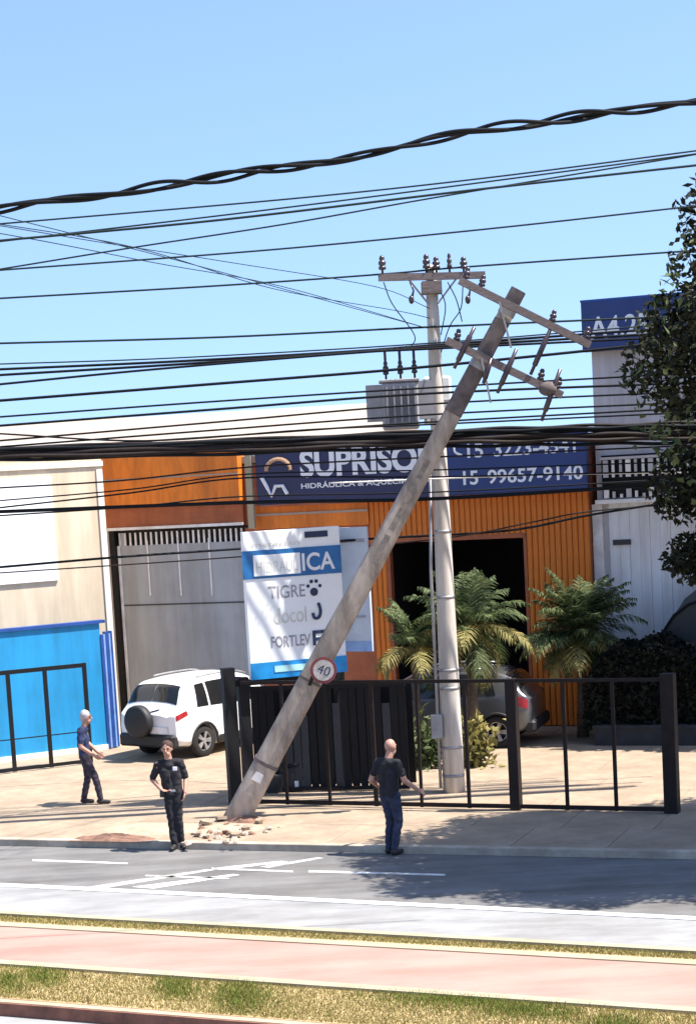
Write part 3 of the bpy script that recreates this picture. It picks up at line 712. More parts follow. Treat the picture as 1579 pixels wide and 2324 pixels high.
# transformer hung on the pole
TR0 = onp(905, 975, .14) + PB
tr = empty('transformer', TR0, 0, 'grey finned pole transformer hanging left of the upright pole', 'transformer')
tr['label'] = 'grey finned transformer box hanging on the upright concrete pole'
def trp(u, v, dy=0): return at(u, v, TR0.y + dy) - TR0
tw0, tw1 = trp(866, 910).x, trp(948, 910).x; tz0, tz1 = trp(905, 975).z, trp(905, 868).z
bm = bmesh.new(); box(bm, tw0, tw1, -.32, .28, tz0, tz1, .03); obj('tank', bm, M_trafo, tr)
bm = bmesh.new(); box(bm, tw0 - .03, tw1 + .03, -.35, .31, tz1 + .003, tz1 + .05, .01); obj('lid', bm, M_trafo, tr)
for k in range(5):
    x = tw0 + .07 + k * (tw1 - tw0 - .1) / 4.4
    bx('fin', x, x + .03, -.46, -.323, tz0 + .1, tz1 - .08, M_trafo, tr)
for side in (-1, 1):
    for k in range(4):
        y = -.28 + k * .13
        xa = tw0 - .27 if side < 0 else tw1 + .003
        bx('radiator', xa, xa + .267, y, y + .035, tz0 + .16, tz1 - (.03 if side < 0 else .0), M_trafo, tr)
for u in (876, 909, 941):
    bm = bmesh.new(); p = trp(u, 866); insulator(bm, (p.x, -.05, tz1 + .05), (0, 0, 1), .34, .055); tube(bm, [(p.x, -.05, tz1 + .39), (p.x, -.05, trp(u, 795).z)], .028, 6); obj('bushing', bm, M_porc, tr, True)
bx('mount_bracket', tw1 - .1, trp(985, 930).x, -.02, .06, tz1 - .35, tz1 - .27, M_steel, tr)
bx('mount_bracket', tw1 - .1, trp(985, 930).x, -.02, .06, tz0 + .2, tz0 + .28, M_steel, tr)
# pale fibre housing between transformer and pole
HZ = thing('fibre_housing', Frame(onp(1000, 962, .12) + PB, 0), 'white plastic equipment housing strapped behind the upright pole top', 'equipment box')
hzp = HZ.location; ht = at(1000, 852, hzp.y).z - hzp.z; hw = (at(1026, 900, hzp.y) - at(962, 900, hzp.y)).length
bm = bmesh.new(); box(bm, -hw * .55, hw * .45, .12, .5, 0, ht, .04); obj('body', bm, M_panel, HZ); bx('strap', -hw * .56, hw * .46, .10, .52, ht * .45, ht * .5, M_steel, HZ)

# leaning double-T pole, snapped at its foot
LB = G(537, 1858, SZ); LT = at(1176, 658, LB.y - .55)
lean = empty('utility_pole', LB, 0, 'broken concrete utility pole leaning steeply to the right', 'utility pole')
lv = LT - LB; ld = lv.normalized()
lside = ld.cross(Vector((0, -1, 0))).normalized(); lfr = ld.cross(lside).normalized()
if lfr.y > 0: lfr = -lfr
wb_, wt_ = .45, .25
def lp(f, s, q): return lv * f + lside * s + lfr * q
def hsect(f):
    w = (wb_ + (wt_ - wb_) * f) / 2; t = w * .9; out = []
    for k in range(24):
        a_ = 2 * math.pi * (k + .5) / 24; cx_, sy_ = math.cos(a_), math.sin(a_)
        e = 2 / 3.2; out.append(lp(f, w * math.copysign(abs(cx_) ** e, cx_), t * math.copysign(abs(sy_) ** e, sy_)))
    return out
bm = bmesh.new(); rings = []
NR = 18
for k in range(NR + 1):
    f = k / NR - (.025 if k == 0 else 0)
    rings.append([bm.verts.new(p) for p in hsect(f)])
for v in rings[0]: v.co -= lv * random.uniform(-.012, .022)
for a, b in zip(rings, rings[1:]):
    for k in range(24): bm.faces.new((a[k], a[(k + 1) % 24], b[(k + 1) % 24], b[k]))
bm.faces.new(rings[0]); bm.faces.new(rings[-1])
obj('shaft', bm, M_polel, lean, True)
for f0, f1 in ((.50, .55), (.56, .60), (.61, .645), (.655, .69)) :     # darker patches on the shaft; recess shade is put into their colour
    w = (wb_ + (wt_ - wb_) * f0) / 2; t = w * .9 + .003
    bm = bmesh.new(); vq = [bm.verts.new(p) for p in (lp(f0, -w * .3, t), lp(f0, w * .3, t), lp(f1, w * .28, t), lp(f1, -w * .28, t))]; bm.faces.new(vq)
    r = bmesh.ops.extrude_face_region(bm, geom=bm.faces[:]); [setattr(v, 'co', v.co - lfr * .03) for v in r['geom'] if isinstance(v, bmesh.types.BMVert)]
    obj('recess_shade', bm, M_poler, lean)
def wrapped(name, f0, f1, grow, m):
    bm = bmesh.new(); rr = []
    for f in (f0, f1):
        c_ = lv * f; rr.append([bm.verts.new(c_ + (p - c_) * (1 + grow / .14)) for p in hsect(f)])
    for k in range(24): bm.faces.new((rr[0][k], rr[0][(k + 1) % 24], rr[1][(k + 1) % 24], rr[1][k]))
    bm.faces.new(rr[0]); bm.faces.new(rr[1])
    return obj(name, bm, m, lean)
wrapped('strap', .108, .114, .008, M_poled)
wrapped('strap', .27, .275, .008, M_poled)
wrapped('steel_collar', .858, .872, .014, M_steel); wrapped('tar_wrap', .775, .862, .006, M_poled); wrapped('tar_wrap', .972, 1.0, .006, M_poled); wrapped('tar_wrap', .885, .945, .006, M_poled); wrapped('steel_collar', .955, .968, .014, M_steel)
bm = bmesh.new(); p = at(600, 1745, LB.y - .42) - LB; w = (wb_) / 2
q0 = lp(.085, -.02, w * .9 + .004); bm.faces.new([bm.verts.new(q0 + lside * a + ld * b) for a, b in ((-.09, -.07), (.09, -.07), (.07, .09), (-.07, .09))]); r = bmesh.ops.extrude_face_region(bm, geom=bm.faces[:]); [setattr(v, 'co', v.co + lfr * .006) for v in r['geom'] if isinstance(v, bmesh.types.BMVert)]
obj('number_plate', bm, M_lgrey, lean)
def onl(u, v, f, dq=.22): 
    Y = (LB + lv * f).y; return at(u, v, Y - dq) - LB
arm1 = (onl(1042, 636, .97), onl(1338, 783, .97)); arm2 = (onl(1012, 772, .86), onl(1275, 897, .86))
for a_, b_ in (arm1, arm2):
    bm = bmesh.new(); bar(bm, a_, b_, .11, .12); obj('crossarm', bm, M_wood, lean)
    bm = bmesh.new(); m_ = (a_ + b_) / 2; bar(bm, a_.lerp(b_, .3) + Vector((0, -.07, -.03)), m_ + Vector((-.25, -.02, -.55)), .03, .03); obj('brace', bm, M_steel, lean)
for a_, b_, f in ((*arm1, .04), (*arm1, .16), (*arm1, .70), (*arm1, .96), (*arm2, .95), (*arm2, .80), (*arm2, .08)):
    bm = bmesh.new(); insulator(bm, a_.lerp(b_, f), Vector((.28, 0, 1)), .26, .06); obj('insulator', bm, M_porc, lean, True)
for (u0, v0, u1, v1) in ((1076, 742, 1030, 836), (1171, 792, 1128, 892), (1250, 742, 1203, 850), (1270, 838, 1228, 955), (1114, 813, 1096, 870)):
    p0_, p1_ = onl(u0, v0, .88, .29), onl(u1, v1, .88, .29)
    bm = bmesh.new(); tube(bm, [p0_, p0_.lerp(p1_, .2), p0_.lerp(p1_, .22), p0_.lerp(p1_, .8), p0_.lerp(p1_, .82), p1_], [.03, .03, .045, .045, .028, .028], 8); obj('fuse_rod', bm, M_porc, lean, True)
bm = bmesh.new(); sphere(bm, onl(1242, 882, .88, .28), .12, (1.3, .8, 1)); obj('cable_clamp', bm, M_poled, lean, True)

# speed limit sign bolted to the leaning pole
sp0 = at(734, 1521, LB.y - .62)
sgn = empty('speed_limit_sign', sp0, 0, 'round red-rimmed speed limit sign tilted on the leaning pole', 'road sign')
rr_ = (at(765, 1521, sp0.y) - at(704, 1521, sp0.y)).length / 2
bm = bmesh.new(); lathe(bm, [(rr_, .0), (rr_, .012)], (0, 0, 0), 28, 'Y'); obj('rim', bm, M_signred, sgn)
bm = bmesh.new(); lathe(bm, [(rr_ * .78, -.006), (rr_ * .78, -.002)], (0, 0, 0), 28, 'Y'); obj('plate', bm, M_signwhite, sgn)
text('lettering', '40', -rr_ * .45, -rr_ * .32, rr_ * .7, rr_ * .95, -.010, M_inkd, sgn, .0)
bx('bracket', -.12, .12, .013, .30, -.03, .03, M_rust, sgn)
bx('bracket', -.16, -.10, .013, .10, -rr_ * 1.45, -.04, M_rust, sgn)
sgn.rotation_euler = (0, rad(24), 0)

# ================================================================== overhead wires
def wire(label, pts, r, m=M_wire, name='overhead_wire', n=8, group='overhead wires crossing the street'):
    P = cr([at(u, v, Y) for u, v, Y in pts], n)
    o = P[0].copy(); bm = bmesh.new(); tube(bm, [p - o for p in P], r, 6); ob = obj(name, bm, m, None, True); ob.location = o
    return tag(ob, label, 'wire', group)
E_ = 250     # run on beyond the frame
def through(pts, ext=E_):
    (u0, v0, Y0), (u1, v1, Y1) = pts[0], pts[1]; k = ext / (u1 - u0)
    pre = (u0 - ext, v0 - (v1 - v0) * k, Y0 - (Y1 - Y0) * k)
    (a0_, b0_, c0_), (a1_, b1_, c1_) = pts[-2], pts[-1]; k = ext / (a1_ - a0_)
    return [pre] + pts + [(a1_ + ext, b1_ + (b1_ - b0_) * k, c1_ + (c1_ - c0_) * k)]
# twisted service bundle, near the camera
main = cr([at(u, v, 13.0) for u, v, _ in through([(0, 473, 0), (400, 418, 0), (800, 355, 0), (1080, 298, 0), (1330, 262, 0), (1579, 231, 0)])], 40)
tw = empty('twisted_cable', main[0], 0, 'thick twisted black cable bundle, topmost line across the sky', 'cable')
for s_ in range(3):
    bm = bmesh.new(); P = []
    acc = 0
    for i, p in enumerate(main):
        if i: acc += (p - main[i - 1]).length
        a = acc * 2 * math.pi / 1.05 + s_ * 2 * math.pi / 3 + .9 * math.sin(acc * 1.3 + s_ * 1.7)
        rr2 = .022 + .008 * math.sin(acc * 3.1 + s_)
        P.append(p - main[0] + Vector((0, math.cos(a), math.sin(a))) * rr2)
    tube(bm, P, .014, 6); obj('strand', bm, M_wire, tw, True)
YW = PB.y - .16
W = [
 ('thin wire just below the twisted cable, meeting its neighbour at the right edge', [(0, 508, 18), (650, 452, 18), (1100, 404, 18), (1579, 342, 18)], .0085, M_wireg),
 ('thin wire second below the twisted cable, closing on the upper one at right', [(0, 548, 18.4), (600, 477, 18.4), (1100, 413, 18.4), (1579, 349, 18.4)], .0085, M_wireg),
 ('thicker wire third below the twisted cable on the open sky', [(0, 546, 18.2), (500, 499, 18.2), (1100, 428, 18.2), (1579, 375, 18.2)], .012, M_wireg),
 ('wire rising steeply from left to cross its neighbours at right', [(0, 611, 18.6), (300, 562, 18.6), (650, 508, 18.6), (1000, 446, 18.6), (1579, 350, 18.6)], .0085, M_wireg),
 ('wire over open sky ending behind the tree top at right', [(0, 613, 24), (600, 568, 24), (1100, 520, 24), (1579, 467, 24)], .012, M_wireg),
 ('wire passing just above the level crossarm of the upright pole', [(0, 677, YW), (500, 648, YW), (868, 622, YW), (1052, 606, YW), (1579, 568, YW)], .018, M_wireg),
 ('wire meeting the upright pole midway below its crossarm', [(0, 779, YW), (500, 765, YW), (975, 742, YW), (1579, 716, YW)], .016, M_wireg),
 ('upper of three wires joining at the transformer bracket', [(0, 838, YW - .3), (400, 820, YW - .3), (800, 797, YW - .25), (985, 783, YW - .2), (1579, 740, YW - .2)], .020, M_wire),
 ('middle of three wires joining at the transformer bracket', [(0, 851, YW - .4), (400, 827, YW - .4), (800, 800, YW - .35), (985, 787, YW - .3), (1579, 752, YW - .3)], .020, M_wire),
 ('lowest of three wires joining at the transformer bracket', [(0, 872, YW - .5), (350, 838, YW - .5), (800, 801, YW - .45), (985, 791, YW - .4), (1579, 762, YW - .4)], .018, M_wire),
 ('dark wire running level with the top of the transformer bushings', [(0, 909, YW - .6), (500, 870, YW - .6), (970, 832, YW - .6), (1579, 770, YW - .6)], .022, M_wire),
 ('wire crossing the upper half of the transformer box', [(0, 946, YW - .7), (500, 910, YW - .7), (970, 880, YW - .7), (1579, 846, YW - .7)], .015, M_wire),
 ('wire crossing the middle of the transformer box', [(0, 966, YW - .72), (500, 928, YW - .72), (970, 893, YW - .72), (1579, 868, YW - .72)], .019, M_wire),
 ('wire crossing the lower half of the transformer box', [(0, 1000, YW - .74), (500, 957, YW - .74), (970, 917, YW - .74), (1579, 888, YW - .74)], .015, M_wire),
 ('wire crossing the foot of the transformer box', [(0, 1014, YW - .76), (500, 975, YW - .76), (970, 941, YW - .76), (1579, 912, YW - .76)], .015, M_wire),
 ('wire just above the thick dark cable bundle', [(0, 984, YW - .8), (330, 1000, YW - .8), (700, 975, YW - .8), (1000, 962, YW - .8), (1579, 935, YW - .8)], .014, M_wire),
 ('heavy wire crossing the bottom of the navy shop sign', [(0, 1161, YW - 1.0), (560, 1140, YW - 1.0), (1000, 1131, YW - 1.0), (1579, 1094, YW - 1.0)], .028, M_wire),
 ('thin wire crossing the orange fascia above the grey gate', [(0, 1107, YW - 1.1), (280, 1090, YW - 1.1), (540, 1062, YW - 1.1), (800, 1046, YW - 1.1), (1579, 1010, YW - 1.1)], .013, M_rust),
 ('sagging wire crossing the orange fascia lower down', [(0, 1152, YW - 1.05), (300, 1118, YW - 1.05), (560, 1084, YW - 1.05), (1000, 1082, YW - 1.05), (1579, 1068, YW - 1.05)], .013, M_wire),
 ('slack wire looping across the grey gate and above the doorway', [(0, 1287, YW - .5), (270, 1264, YW - .4), (560, 1244, YW + .9), (850, 1222, YW + .9), (1150, 1204, YW + .2), (1340, 1168, YW - .2), (1579, 1130, YW - .4)], .019, M_wire),
 ('slack wire over the orange slats above the doorway', [(0, 1300, YW + 3), (560, 1262, YW + 3), (1000, 1222, YW + .6), (1200, 1186, YW), (1340, 1160, YW), (1579, 1140, YW)], .012, M_rust),
 ('wire painted pale as if sunlit in front of the dark tree above the hedge', [(1000, 1086, YW - .9), (1200, 1078, YW - .9), (1400, 1074, YW - .9), (1579, 1071, YW - .9)], .012, M_lgrey),  # pale colour in place of sunlight on the wire
]
W += [
 ('wire crossing the navy sign between the company name and the bottom wire', [(0, 1136, YW - 1.15), (300, 1110, YW - 1.15), (560, 1076, YW - 1.15), (1000, 1066, YW - 1.15), (1579, 1046, YW - 1.15)], .011, M_wire),
 ('wire running close above the heavy wire at the sign bottom', [(0, 1170, YW - .95), (300, 1150, YW - .95), (560, 1126, YW - .95), (1000, 1116, YW - .95), (1579, 1084, YW - .95)], .012, M_wire),
 ('wire crossing just under the transformer box', [(0, 1022, YW - .78), (500, 990, YW - .78), (970, 958, YW - .78), (1579, 925, YW - .78)], .015, M_wire),
 ('wire crossing the sky just above the transformer bracket wires', [(0, 826, YW - .2), (400, 812, YW - .2), (985, 778, YW - .2), (1579, 730, YW - .2)], .011, M_wireg),
]
for i, (lab, pts, r, m) in enumerate(W): wire(lab, through(pts), r * (1.25 if 5 < i else 1.0), m)
for i, (pts, lab) in enumerate([([(0, 489, 26), (400, 590, 29), (970, 745, YW)], 'faint guy wire sloping down to the upright pole, longest one'),
             ([(60, 540, 26), (350, 596, 28), (640, 650, 31), (960, 742, YW)], 'faint guy wire sloping down to the upright pole, lowest one'),
             ([(200, 545, 27), (520, 595, 30), (850, 650, YW), (975, 700, YW)], 'faint guy wire sloping down to the upright pole, highest one'),
             ([(300, 560, 27), (620, 655, 30), (900, 705, YW), (975, 722, YW)], 'faint guy wire ending on the pole below the crossarm')]):
    k = pts[0]; wire(lab, [(k[0] - 420, k[1] - 110 + (40 if i else 0), k[2] - 3)] + pts, .0065, M_wireg, 'guy_wire', 8, 'guy wires sloping to the upright pole')
# heavy lashed bundle: several cables in one
bpts = [at(u, v, YW - 1.2) for u, v, _ in through([(0, 1031, 0), (560, 1013, 0), (1000, 996, 0), (1300, 988, 0), (1579, 982, 0)])]
mb = cr(bpts, 30)
hb = empty('cable_bundle', mb[0], 0, 'thick dark bundle of lashed cables crossing in front of the poles', 'cable')
offs = [(0, 0, .045), (.05, .07, .038), (-.04, -.075, .036), (.0, -.14, .03), (.06, .15, .028), (-.02, .11, .03), (.03, -.04, .036)]
for k_, (oy, oz, r) in enumerate(offs):
    bm = bmesh.new(); P = []
    for i, p in enumerate(mb):
        t = i / len(mb); sp = .55 + .75 * t
        P.append(p - mb[0] + Vector((0, oy + .02 * math.sin(t * 40 + k_), (oz * sp) + .012 * math.sin(t * 55 + 2 * k_))))
    tube(bm, P, r, 7); obj('strand', bm, M_wire if k_ % 2 else M_rust, hb, True)

# ================================================================== street tree at the right
TB = G(2130, 1915, SZ)
tree = empty('street_tree', TB, 0, 'large dark leafy tree overhanging the right edge of the picture', 'tree')
bm = bmesh.new(); tube(bm, cr([(0, 0, -.1), (.05, .02, 1.5), (-.1, .05, 3.0), (-.2, 0, 4.6), (-.1, 0, 6.5), (0, 0, 8.5)], 5), [.34 - .30 * k / 25 for k in range(26)], 12); obj('trunk', bm, M_trunk, tree, True)
limbs = []
rt = random.Random(11)
cc = Vector((-.15, .3, 7.3)); RX, RY, RZ = 3.75, 3.3, 3.9
for k in range(16):
    a = 2 * math.pi * k / 16 + rt.uniform(-.2, .2); zz_ = rt.uniform(-.65, .8); 
    tip = cc + Vector((RX * .8 * math.cos(a) * math.sqrt(max(.1, 1 - zz_ * zz_)), RY * .8 * math.sin(a) * math.sqrt(max(.1, 1 - zz_ * zz_)), RZ * .8 * zz_))
    st_ = Vector((-.15, 0, min(7.8, max(3.2, tip.z - 2.0)))); mid = st_.lerp(tip, .5) + Vector((0, 0, .35))
    bm = bmesh.new(); pp = cr([st_, mid, tip], 5); tube(bm, pp, [.10 * (1 - .8 * i / len(pp)) for i in range(len(pp))], 6); obj('limb', bm, M_trunk, tree, True)
    limbs.append((st_, mid, tip))
clumps = []
for k in range(150):
    while True:
        d = Vector((rt.uniform(-1, 1), rt.uniform(-1, 1), rt.uniform(-1, 1)))
        if .2 < d.length < 1: break
    d = d.normalized() * (d.length ** .45)
    c = cc + Vector((d.x * RX, d.y * RY, d.z * RZ))
    if c.z < 4.3 + .5 * abs(d.x): c.z += .5
    if c.z > 7.2: c.x += (c.z - 7.2) * .38
    clumps.append((c, rt.uniform(.38, .85)))
# lower skirt hanging over the street
for k in range(16):
    a = rt.uniform(2.3, 4.3); clumps.append((Vector((-.15 + 3.3 * math.cos(a) * rt.uniform(.5, 1), .3 + 2.6 * math.sin(a) * rt.uniform(.3, 1), rt.uniform(4.1, 5.2))), rt.uniform(.35, .6)))
def ts(r):
    c, R = clumps[r.randrange(len(clumps))]
    d = Vector((r.gauss(0, 1), r.gauss(0, 1), r.gauss(0, 1))).normalized() * R * (r.random() ** .4)
    return c + Vector((d.x, d.y, d.z * .8))
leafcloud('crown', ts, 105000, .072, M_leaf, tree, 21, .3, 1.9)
def ts0(r):
    d = Vector((r.gauss(0, 1), r.gauss(0, 1), r.gauss(0, 1))).normalized() * (r.random() ** .4) * .80
    c = cc + Vector((d.x * RX, d.y * RY, d.z * RZ))
    if c.z > 7.2: c.x += (c.z - 7.2) * .38
    return c
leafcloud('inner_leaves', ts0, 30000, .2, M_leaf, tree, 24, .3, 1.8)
# a few lighter sprigs at the outline
def ts2(r):
    a = r.uniform(2.2, 4.0); zz_ = r.uniform(-.7, .95); q = math.sqrt(1 - zz_ * zz_); k = r.uniform(.97, 1.1)
    s = Vector((-.15 + RX * math.cos(a) * q * k, .3 + RY * math.sin(a) * q * k, 7.3 + RZ * zz_ * k))
    if s.z > 7.2: s.x += (s.z - 7.2) * .38
    return s + Vector((r.gauss(0, .06), r.gauss(0, .06), r.gauss(0, .06)))
leafcloud('young_leaves', ts2, 900, .08, M_palm, tree, 22, .3, 2.0)

# a second tree further back, outside the frame except for its nearest leaves; added, with a widened crown, to shade the hedge
TB2 = Vector((12.2, 39.6, SZ))
tree2 = empty('street_tree', TB2, 0, 'dark tree beyond the hedge showing only low leaves at the right edge', 'tree')
bm = bmesh.new(); tube(bm, cr([(0, 0, -.1), (.05, .02, 1.5), (-.1, .05, 3.0), (-.1, 0, 5.5), (0, 0, 8.0)], 5), [.30 - .26 * k / 20 for k in range(21)], 12); obj('trunk', bm, M_trunk, tree2, True)
cl2 = []
for k in range(150):
    d = Vector((rt.gauss(0, 1), rt.gauss(0, 1), rt.gauss(0, 1))).normalized() * (rt.random() ** .4)
    cl2.append((Vector((d.x * 5.0, d.y * 3.0, 6.2 + d.z * 3.4)), rt.uniform(.6, 1.0)))
for k in range(12):
    d = Vector((cl2[k][0])) ; bm = bmesh.new(); pp = cr([(-.1, 0, 3.2 + k * .2), Vector((d.x * .5, d.y * .5, d.z * .55 + 2.2)), d], 5); tube(bm, pp, [.09 * (1 - .8 * i / len(pp)) for i in range(len(pp))], 6); obj('limb', bm, M_trunk, tree2, True)
def ts3(r):
    c, R = cl2[r.randrange(len(cl2))]; d = Vector((r.gauss(0, 1), r.gauss(0, 1), r.gauss(0, 1))).normalized() * R * (r.random() ** .4)
    return c + d
leafcloud('crown', ts3, 45000, .18, M_leaf, tree2, 23, .3, 1.8)

# ================================================================== palms and low plant
def palm(base, z_crown, nfr, length, label, seed, trunk_r=.10, hbase=0.0):
    r = random.Random(seed)
    p = empty('palm', base, 0, label, 'palm', 'palms in front of the shop')
    bm = bmesh.new(); tube(bm, [(0, 0, -.05), (.03, 0, z_crown * .5), (0, 0, z_crown)], [trunk_r * 1.3, trunk_r, trunk_r * .9], 10); obj('trunk', bm, M_trunk, p, True)
    for k in range(nfr):
        az = 2 * math.pi * k * .382 + r.uniform(-.25, .25); el = r.uniform(.05, 1.45) if k > nfr * .3 else r.uniform(-.7, .3)
        L = length * r.uniform(.75, 1.1); h = Vector((math.cos(az), math.sin(az), 0))
        pts = []
        for i in range(13):
            t = i / 12; e = el - 1.25 * t * t * (1.05 - .3 * el); 
            if i == 0: q = Vector((0, 0, z_crown))
            else: q = pts[-1] + (h * math.cos(e) + Vector((0, 0, math.sin(e)))) * (L / 12)
            pts.append(q)
        V, Fc = [], []
        side = h.cross(Vector((0, 0, 1)))
        for i in range(2, 13):
            t = i / 12; tan = (pts[i] - pts[i - 1]).normalized()
            ll = .44 * math.sin(math.pi * min(1, t * .85 + .12)) * length / 1.4 * r.uniform(.8, 1.1)
            for q in (0, .33, .66):
                b = pts[i - 1].lerp(pts[i], q)
                for s in (-1, 1):
                    d = (side * s * .8 + tan * .65 + Vector((0, 0, r.uniform(-.4, .1)))).normalized()
                    w = tan * r.uniform(.014, .024); j = len(V); tip = b + d * ll + Vector((0, 0, -.06)); m_ = b + d * ll * .5 + Vector((0, 0, .02))
                    V += [b - w * .5, b + w * .5, m_ + w, tip, m_ - w]; Fc += [(j, j + 1, j + 2, j + 4), (j + 4, j + 2, j + 3)]
        for i in range(12):   # midrib as a folded ribbon
            j = len(V); w = side * (.014 * (1 - i / 14)); V += [pts[i] - w, pts[i] + w, pts[i + 1] + w, pts[i + 1] - w]; Fc.append((j, j + 1, j + 2, j + 3))
        pyobj('frond', V, Fc, M_palmy if (el < .25 and r.random() < .5) else M_palm, p)
    return p
palm(G(1075, 1712, SZ), at(1075, 1420, G(1075, 1712, SZ).y).z - SZ, 34, 1.5, 'broad palm with yellowing fronds right behind the upright pole', 31)
palm(G(1322, 1672, SZ), at(1316, 1442, G(1322, 1672, SZ).y).z - SZ, 78, 1.5, 'green palm in front of the orange slats near the hedge', 32)
palm(G(950, 1725, SZ), at(945, 1470, G(950, 1725, SZ).y).z - SZ, 16, 1.35, 'smaller palm with low fronds left of the upright pole', 33, .07)
b = G(1075, 1738, SZ)
lpz = empty('low_plant', b, 0, 'low yellow spotted plant at the foot of the upright pole', 'plant')
bm = bmesh.new(); tube(bm, [(0, 0, 0), (.02, 0, .4)], [.03, .015], 6); obj('stem', bm, M_trunk, lpz)
leafcloud('foliage', lambda r: Vector((r.gauss(0, .20), r.gauss(0, .18), abs(r.gauss(.38, .24)))), 420, .13, M_palmy, lpz, 40)
b = G(968, 1742, SZ)
lpz = empty('low_plant', b, 0, 'low dark plant with pale leaf tips left of the upright pole', 'plant')
bm = bmesh.new(); tube(bm, [(0, 0, 0), (.02, 0, .5)], [.03, .015], 6); obj('stem', bm, M_trunk, lpz)
leafcloud('foliage', lambda r: Vector((r.gauss(0, .14), r.gauss(0, .15), abs(r.gauss(.45, .28)))), 330, .12, M_palm, lpz, 41)

# ================================================================== cars
def hermite(xs, ys):
    n = len(xs); d = [(ys[i + 1] - ys[i]) / (xs[i + 1] - xs[i]) for i in range(n - 1)]; m = [d[0]] + [0 if d[i - 1] * d[i] <= 0 else 2 * d[i - 1] * d[i] / (d[i - 1] + d[i]) for i in range(1, n - 1)] + [d[-1]]
    def f(x):
        x = min(max(x, xs[0]), xs[-1]); i = 0
        while i < n - 2 and x > xs[i + 1]: i += 1
        h = xs[i + 1] - xs[i]; t = (x - xs[i]) / h
        return (2 * t ** 3 - 3 * t * t + 1) * ys[i] + (t ** 3 - 2 * t * t + t) * h * m[i] + (-2 * t ** 3 + 3 * t * t) * ys[i + 1] + (t ** 3 - t * t) * h * m[i + 1]
    return f
class Car:
    """x runs from tail (0) to nose; half rings from the belly (s=0) over the sill, belt (s=4) and roof edge (s=6) to the roof centre (s=8)"""
    def __init__(s, st):
        xs = [q[0] for q in st]; s.L = xs[-1]
        s.f = [hermite(xs, [q[k] for q in st]) for k in range(1, 7)]
    def ring(s, x):
        zb, w, zt, wt, zr, wr = [f(x) for f in s.f]
        return [(0, zb), (.84 * w, zb), (.975 * w, zb + .10), (w, (zb + zt) * .5 + .04), (wt, zt), ((wt + wr) / 2 + .018, (zt + zr) / 2), (wr, zr - .045), (wr * .62, zr), (0, zr + .02)]
    def S(s, x, q):
        P = s.ring(x); q = min(max(q, 0), 7.9999); i = int(q); t = q - i
        a = P[max(0, i - 1)]; b = P[i]; c = P[i + 1]; d = P[min(8, i + 2)]
        if i == 0: a = (-c[0], c[1])
        if i == 7: d = (-b[0], b[1])
        o = []
        for k in (0, 1):
            v = .5 * (2 * b[k] + (c[k] - a[k]) * t * .75 + (2 * a[k] - 5 * b[k] + 4 * c[k] - d[k]) * t * t * .0 )
            l = b[k] + (c[k] - b[k]) * t
            h = .5 * ((2 * b[k]) + (c[k] - a[k]) * t + (2 * a[k] - 5 * b[k] + 4 * c[k] - d[k]) * t * t + (3 * b[k] - 3 * c[k] + d[k] - a[k]) * t ** 3)
            o.append(l * .55 + h * .45)
        return Vector((x, o[0], o[1]))
    def body(s, nx=54, ns=48):
        bm = bmesh.new(); R = []
        for i in range(nx + 1):
            x = s.L * i / nx; half = [s.S(x, 8 * k / ns) for k in range(ns + 1)]
            ring = [bm.verts.new((p.x, p.y, p.z)) for p in half] + [bm.verts.new((p.x, -p.y, p.z)) for p in half[1:-1][::-1]]
            R.append(ring)
        n = len(R[0])
        for a, b in zip(R, R[1:]):
            for k in range(n): bm.faces.new((a[k], a[(k + 1) % n], b[(k + 1) % n], b[k]))
        for ring, sg in ((R[0], -1), (R[-1], 1)):
            c = sum((v.co for v in ring), Vector()) / n
            r2 = [bm.verts.new(c + (v.co - c) * .86 + Vector((sg * .045, 0, 0))) for v in ring]
            for k in range(n): bm.faces.new((ring[k], ring[(k + 1) % n], r2[(k + 1) % n], r2[k]))
            bm.faces.new(r2)
        return bm
    def patch(s, poly, off=.008, n=10, mirror=1):
        """poly: four (x, s) corners in order; lies off metres proud of the skin"""
        bm = bmesh.new(); g = []
        for i in range(n + 1):
            row = []
            for j in range(n + 1):
                a, b = i / n, j / n
                x = (poly[0][0] * (1 - a) + poly[1][0] * a) * (1 - b) + (poly[3][0] * (1 - a) + poly[2][0] * a) * b
                q = (poly[0][1] * (1 - a) + poly[1][1] * a) * (1 - b) + (poly[3][1] * (1 - a) + poly[2][1] * a) * b
                p = s.S(x, q); e = .01
                du = s.S(min(s.L, x + e), q) - s.S(max(0, x - e), q); dv = s.S(x, q + e) - s.S(x, q - e)
                nn = du.cross(dv); nn = nn.normalized() if nn.length > 1e-9 else Vector((0, 0, 1))
                if nn.dot(p - Vector((x, 0, .75))) < 0: nn = -nn
                p = p + nn * off; row.append(bm.verts.new((p.x, p.y * mirror, p.z)))
            g.append(row)
        for i in range(n):
            for j in range(n): bm.faces.new((g[i][j], g[i + 1][j], g[i + 1][j + 1], g[i][j + 1]))
        return bm
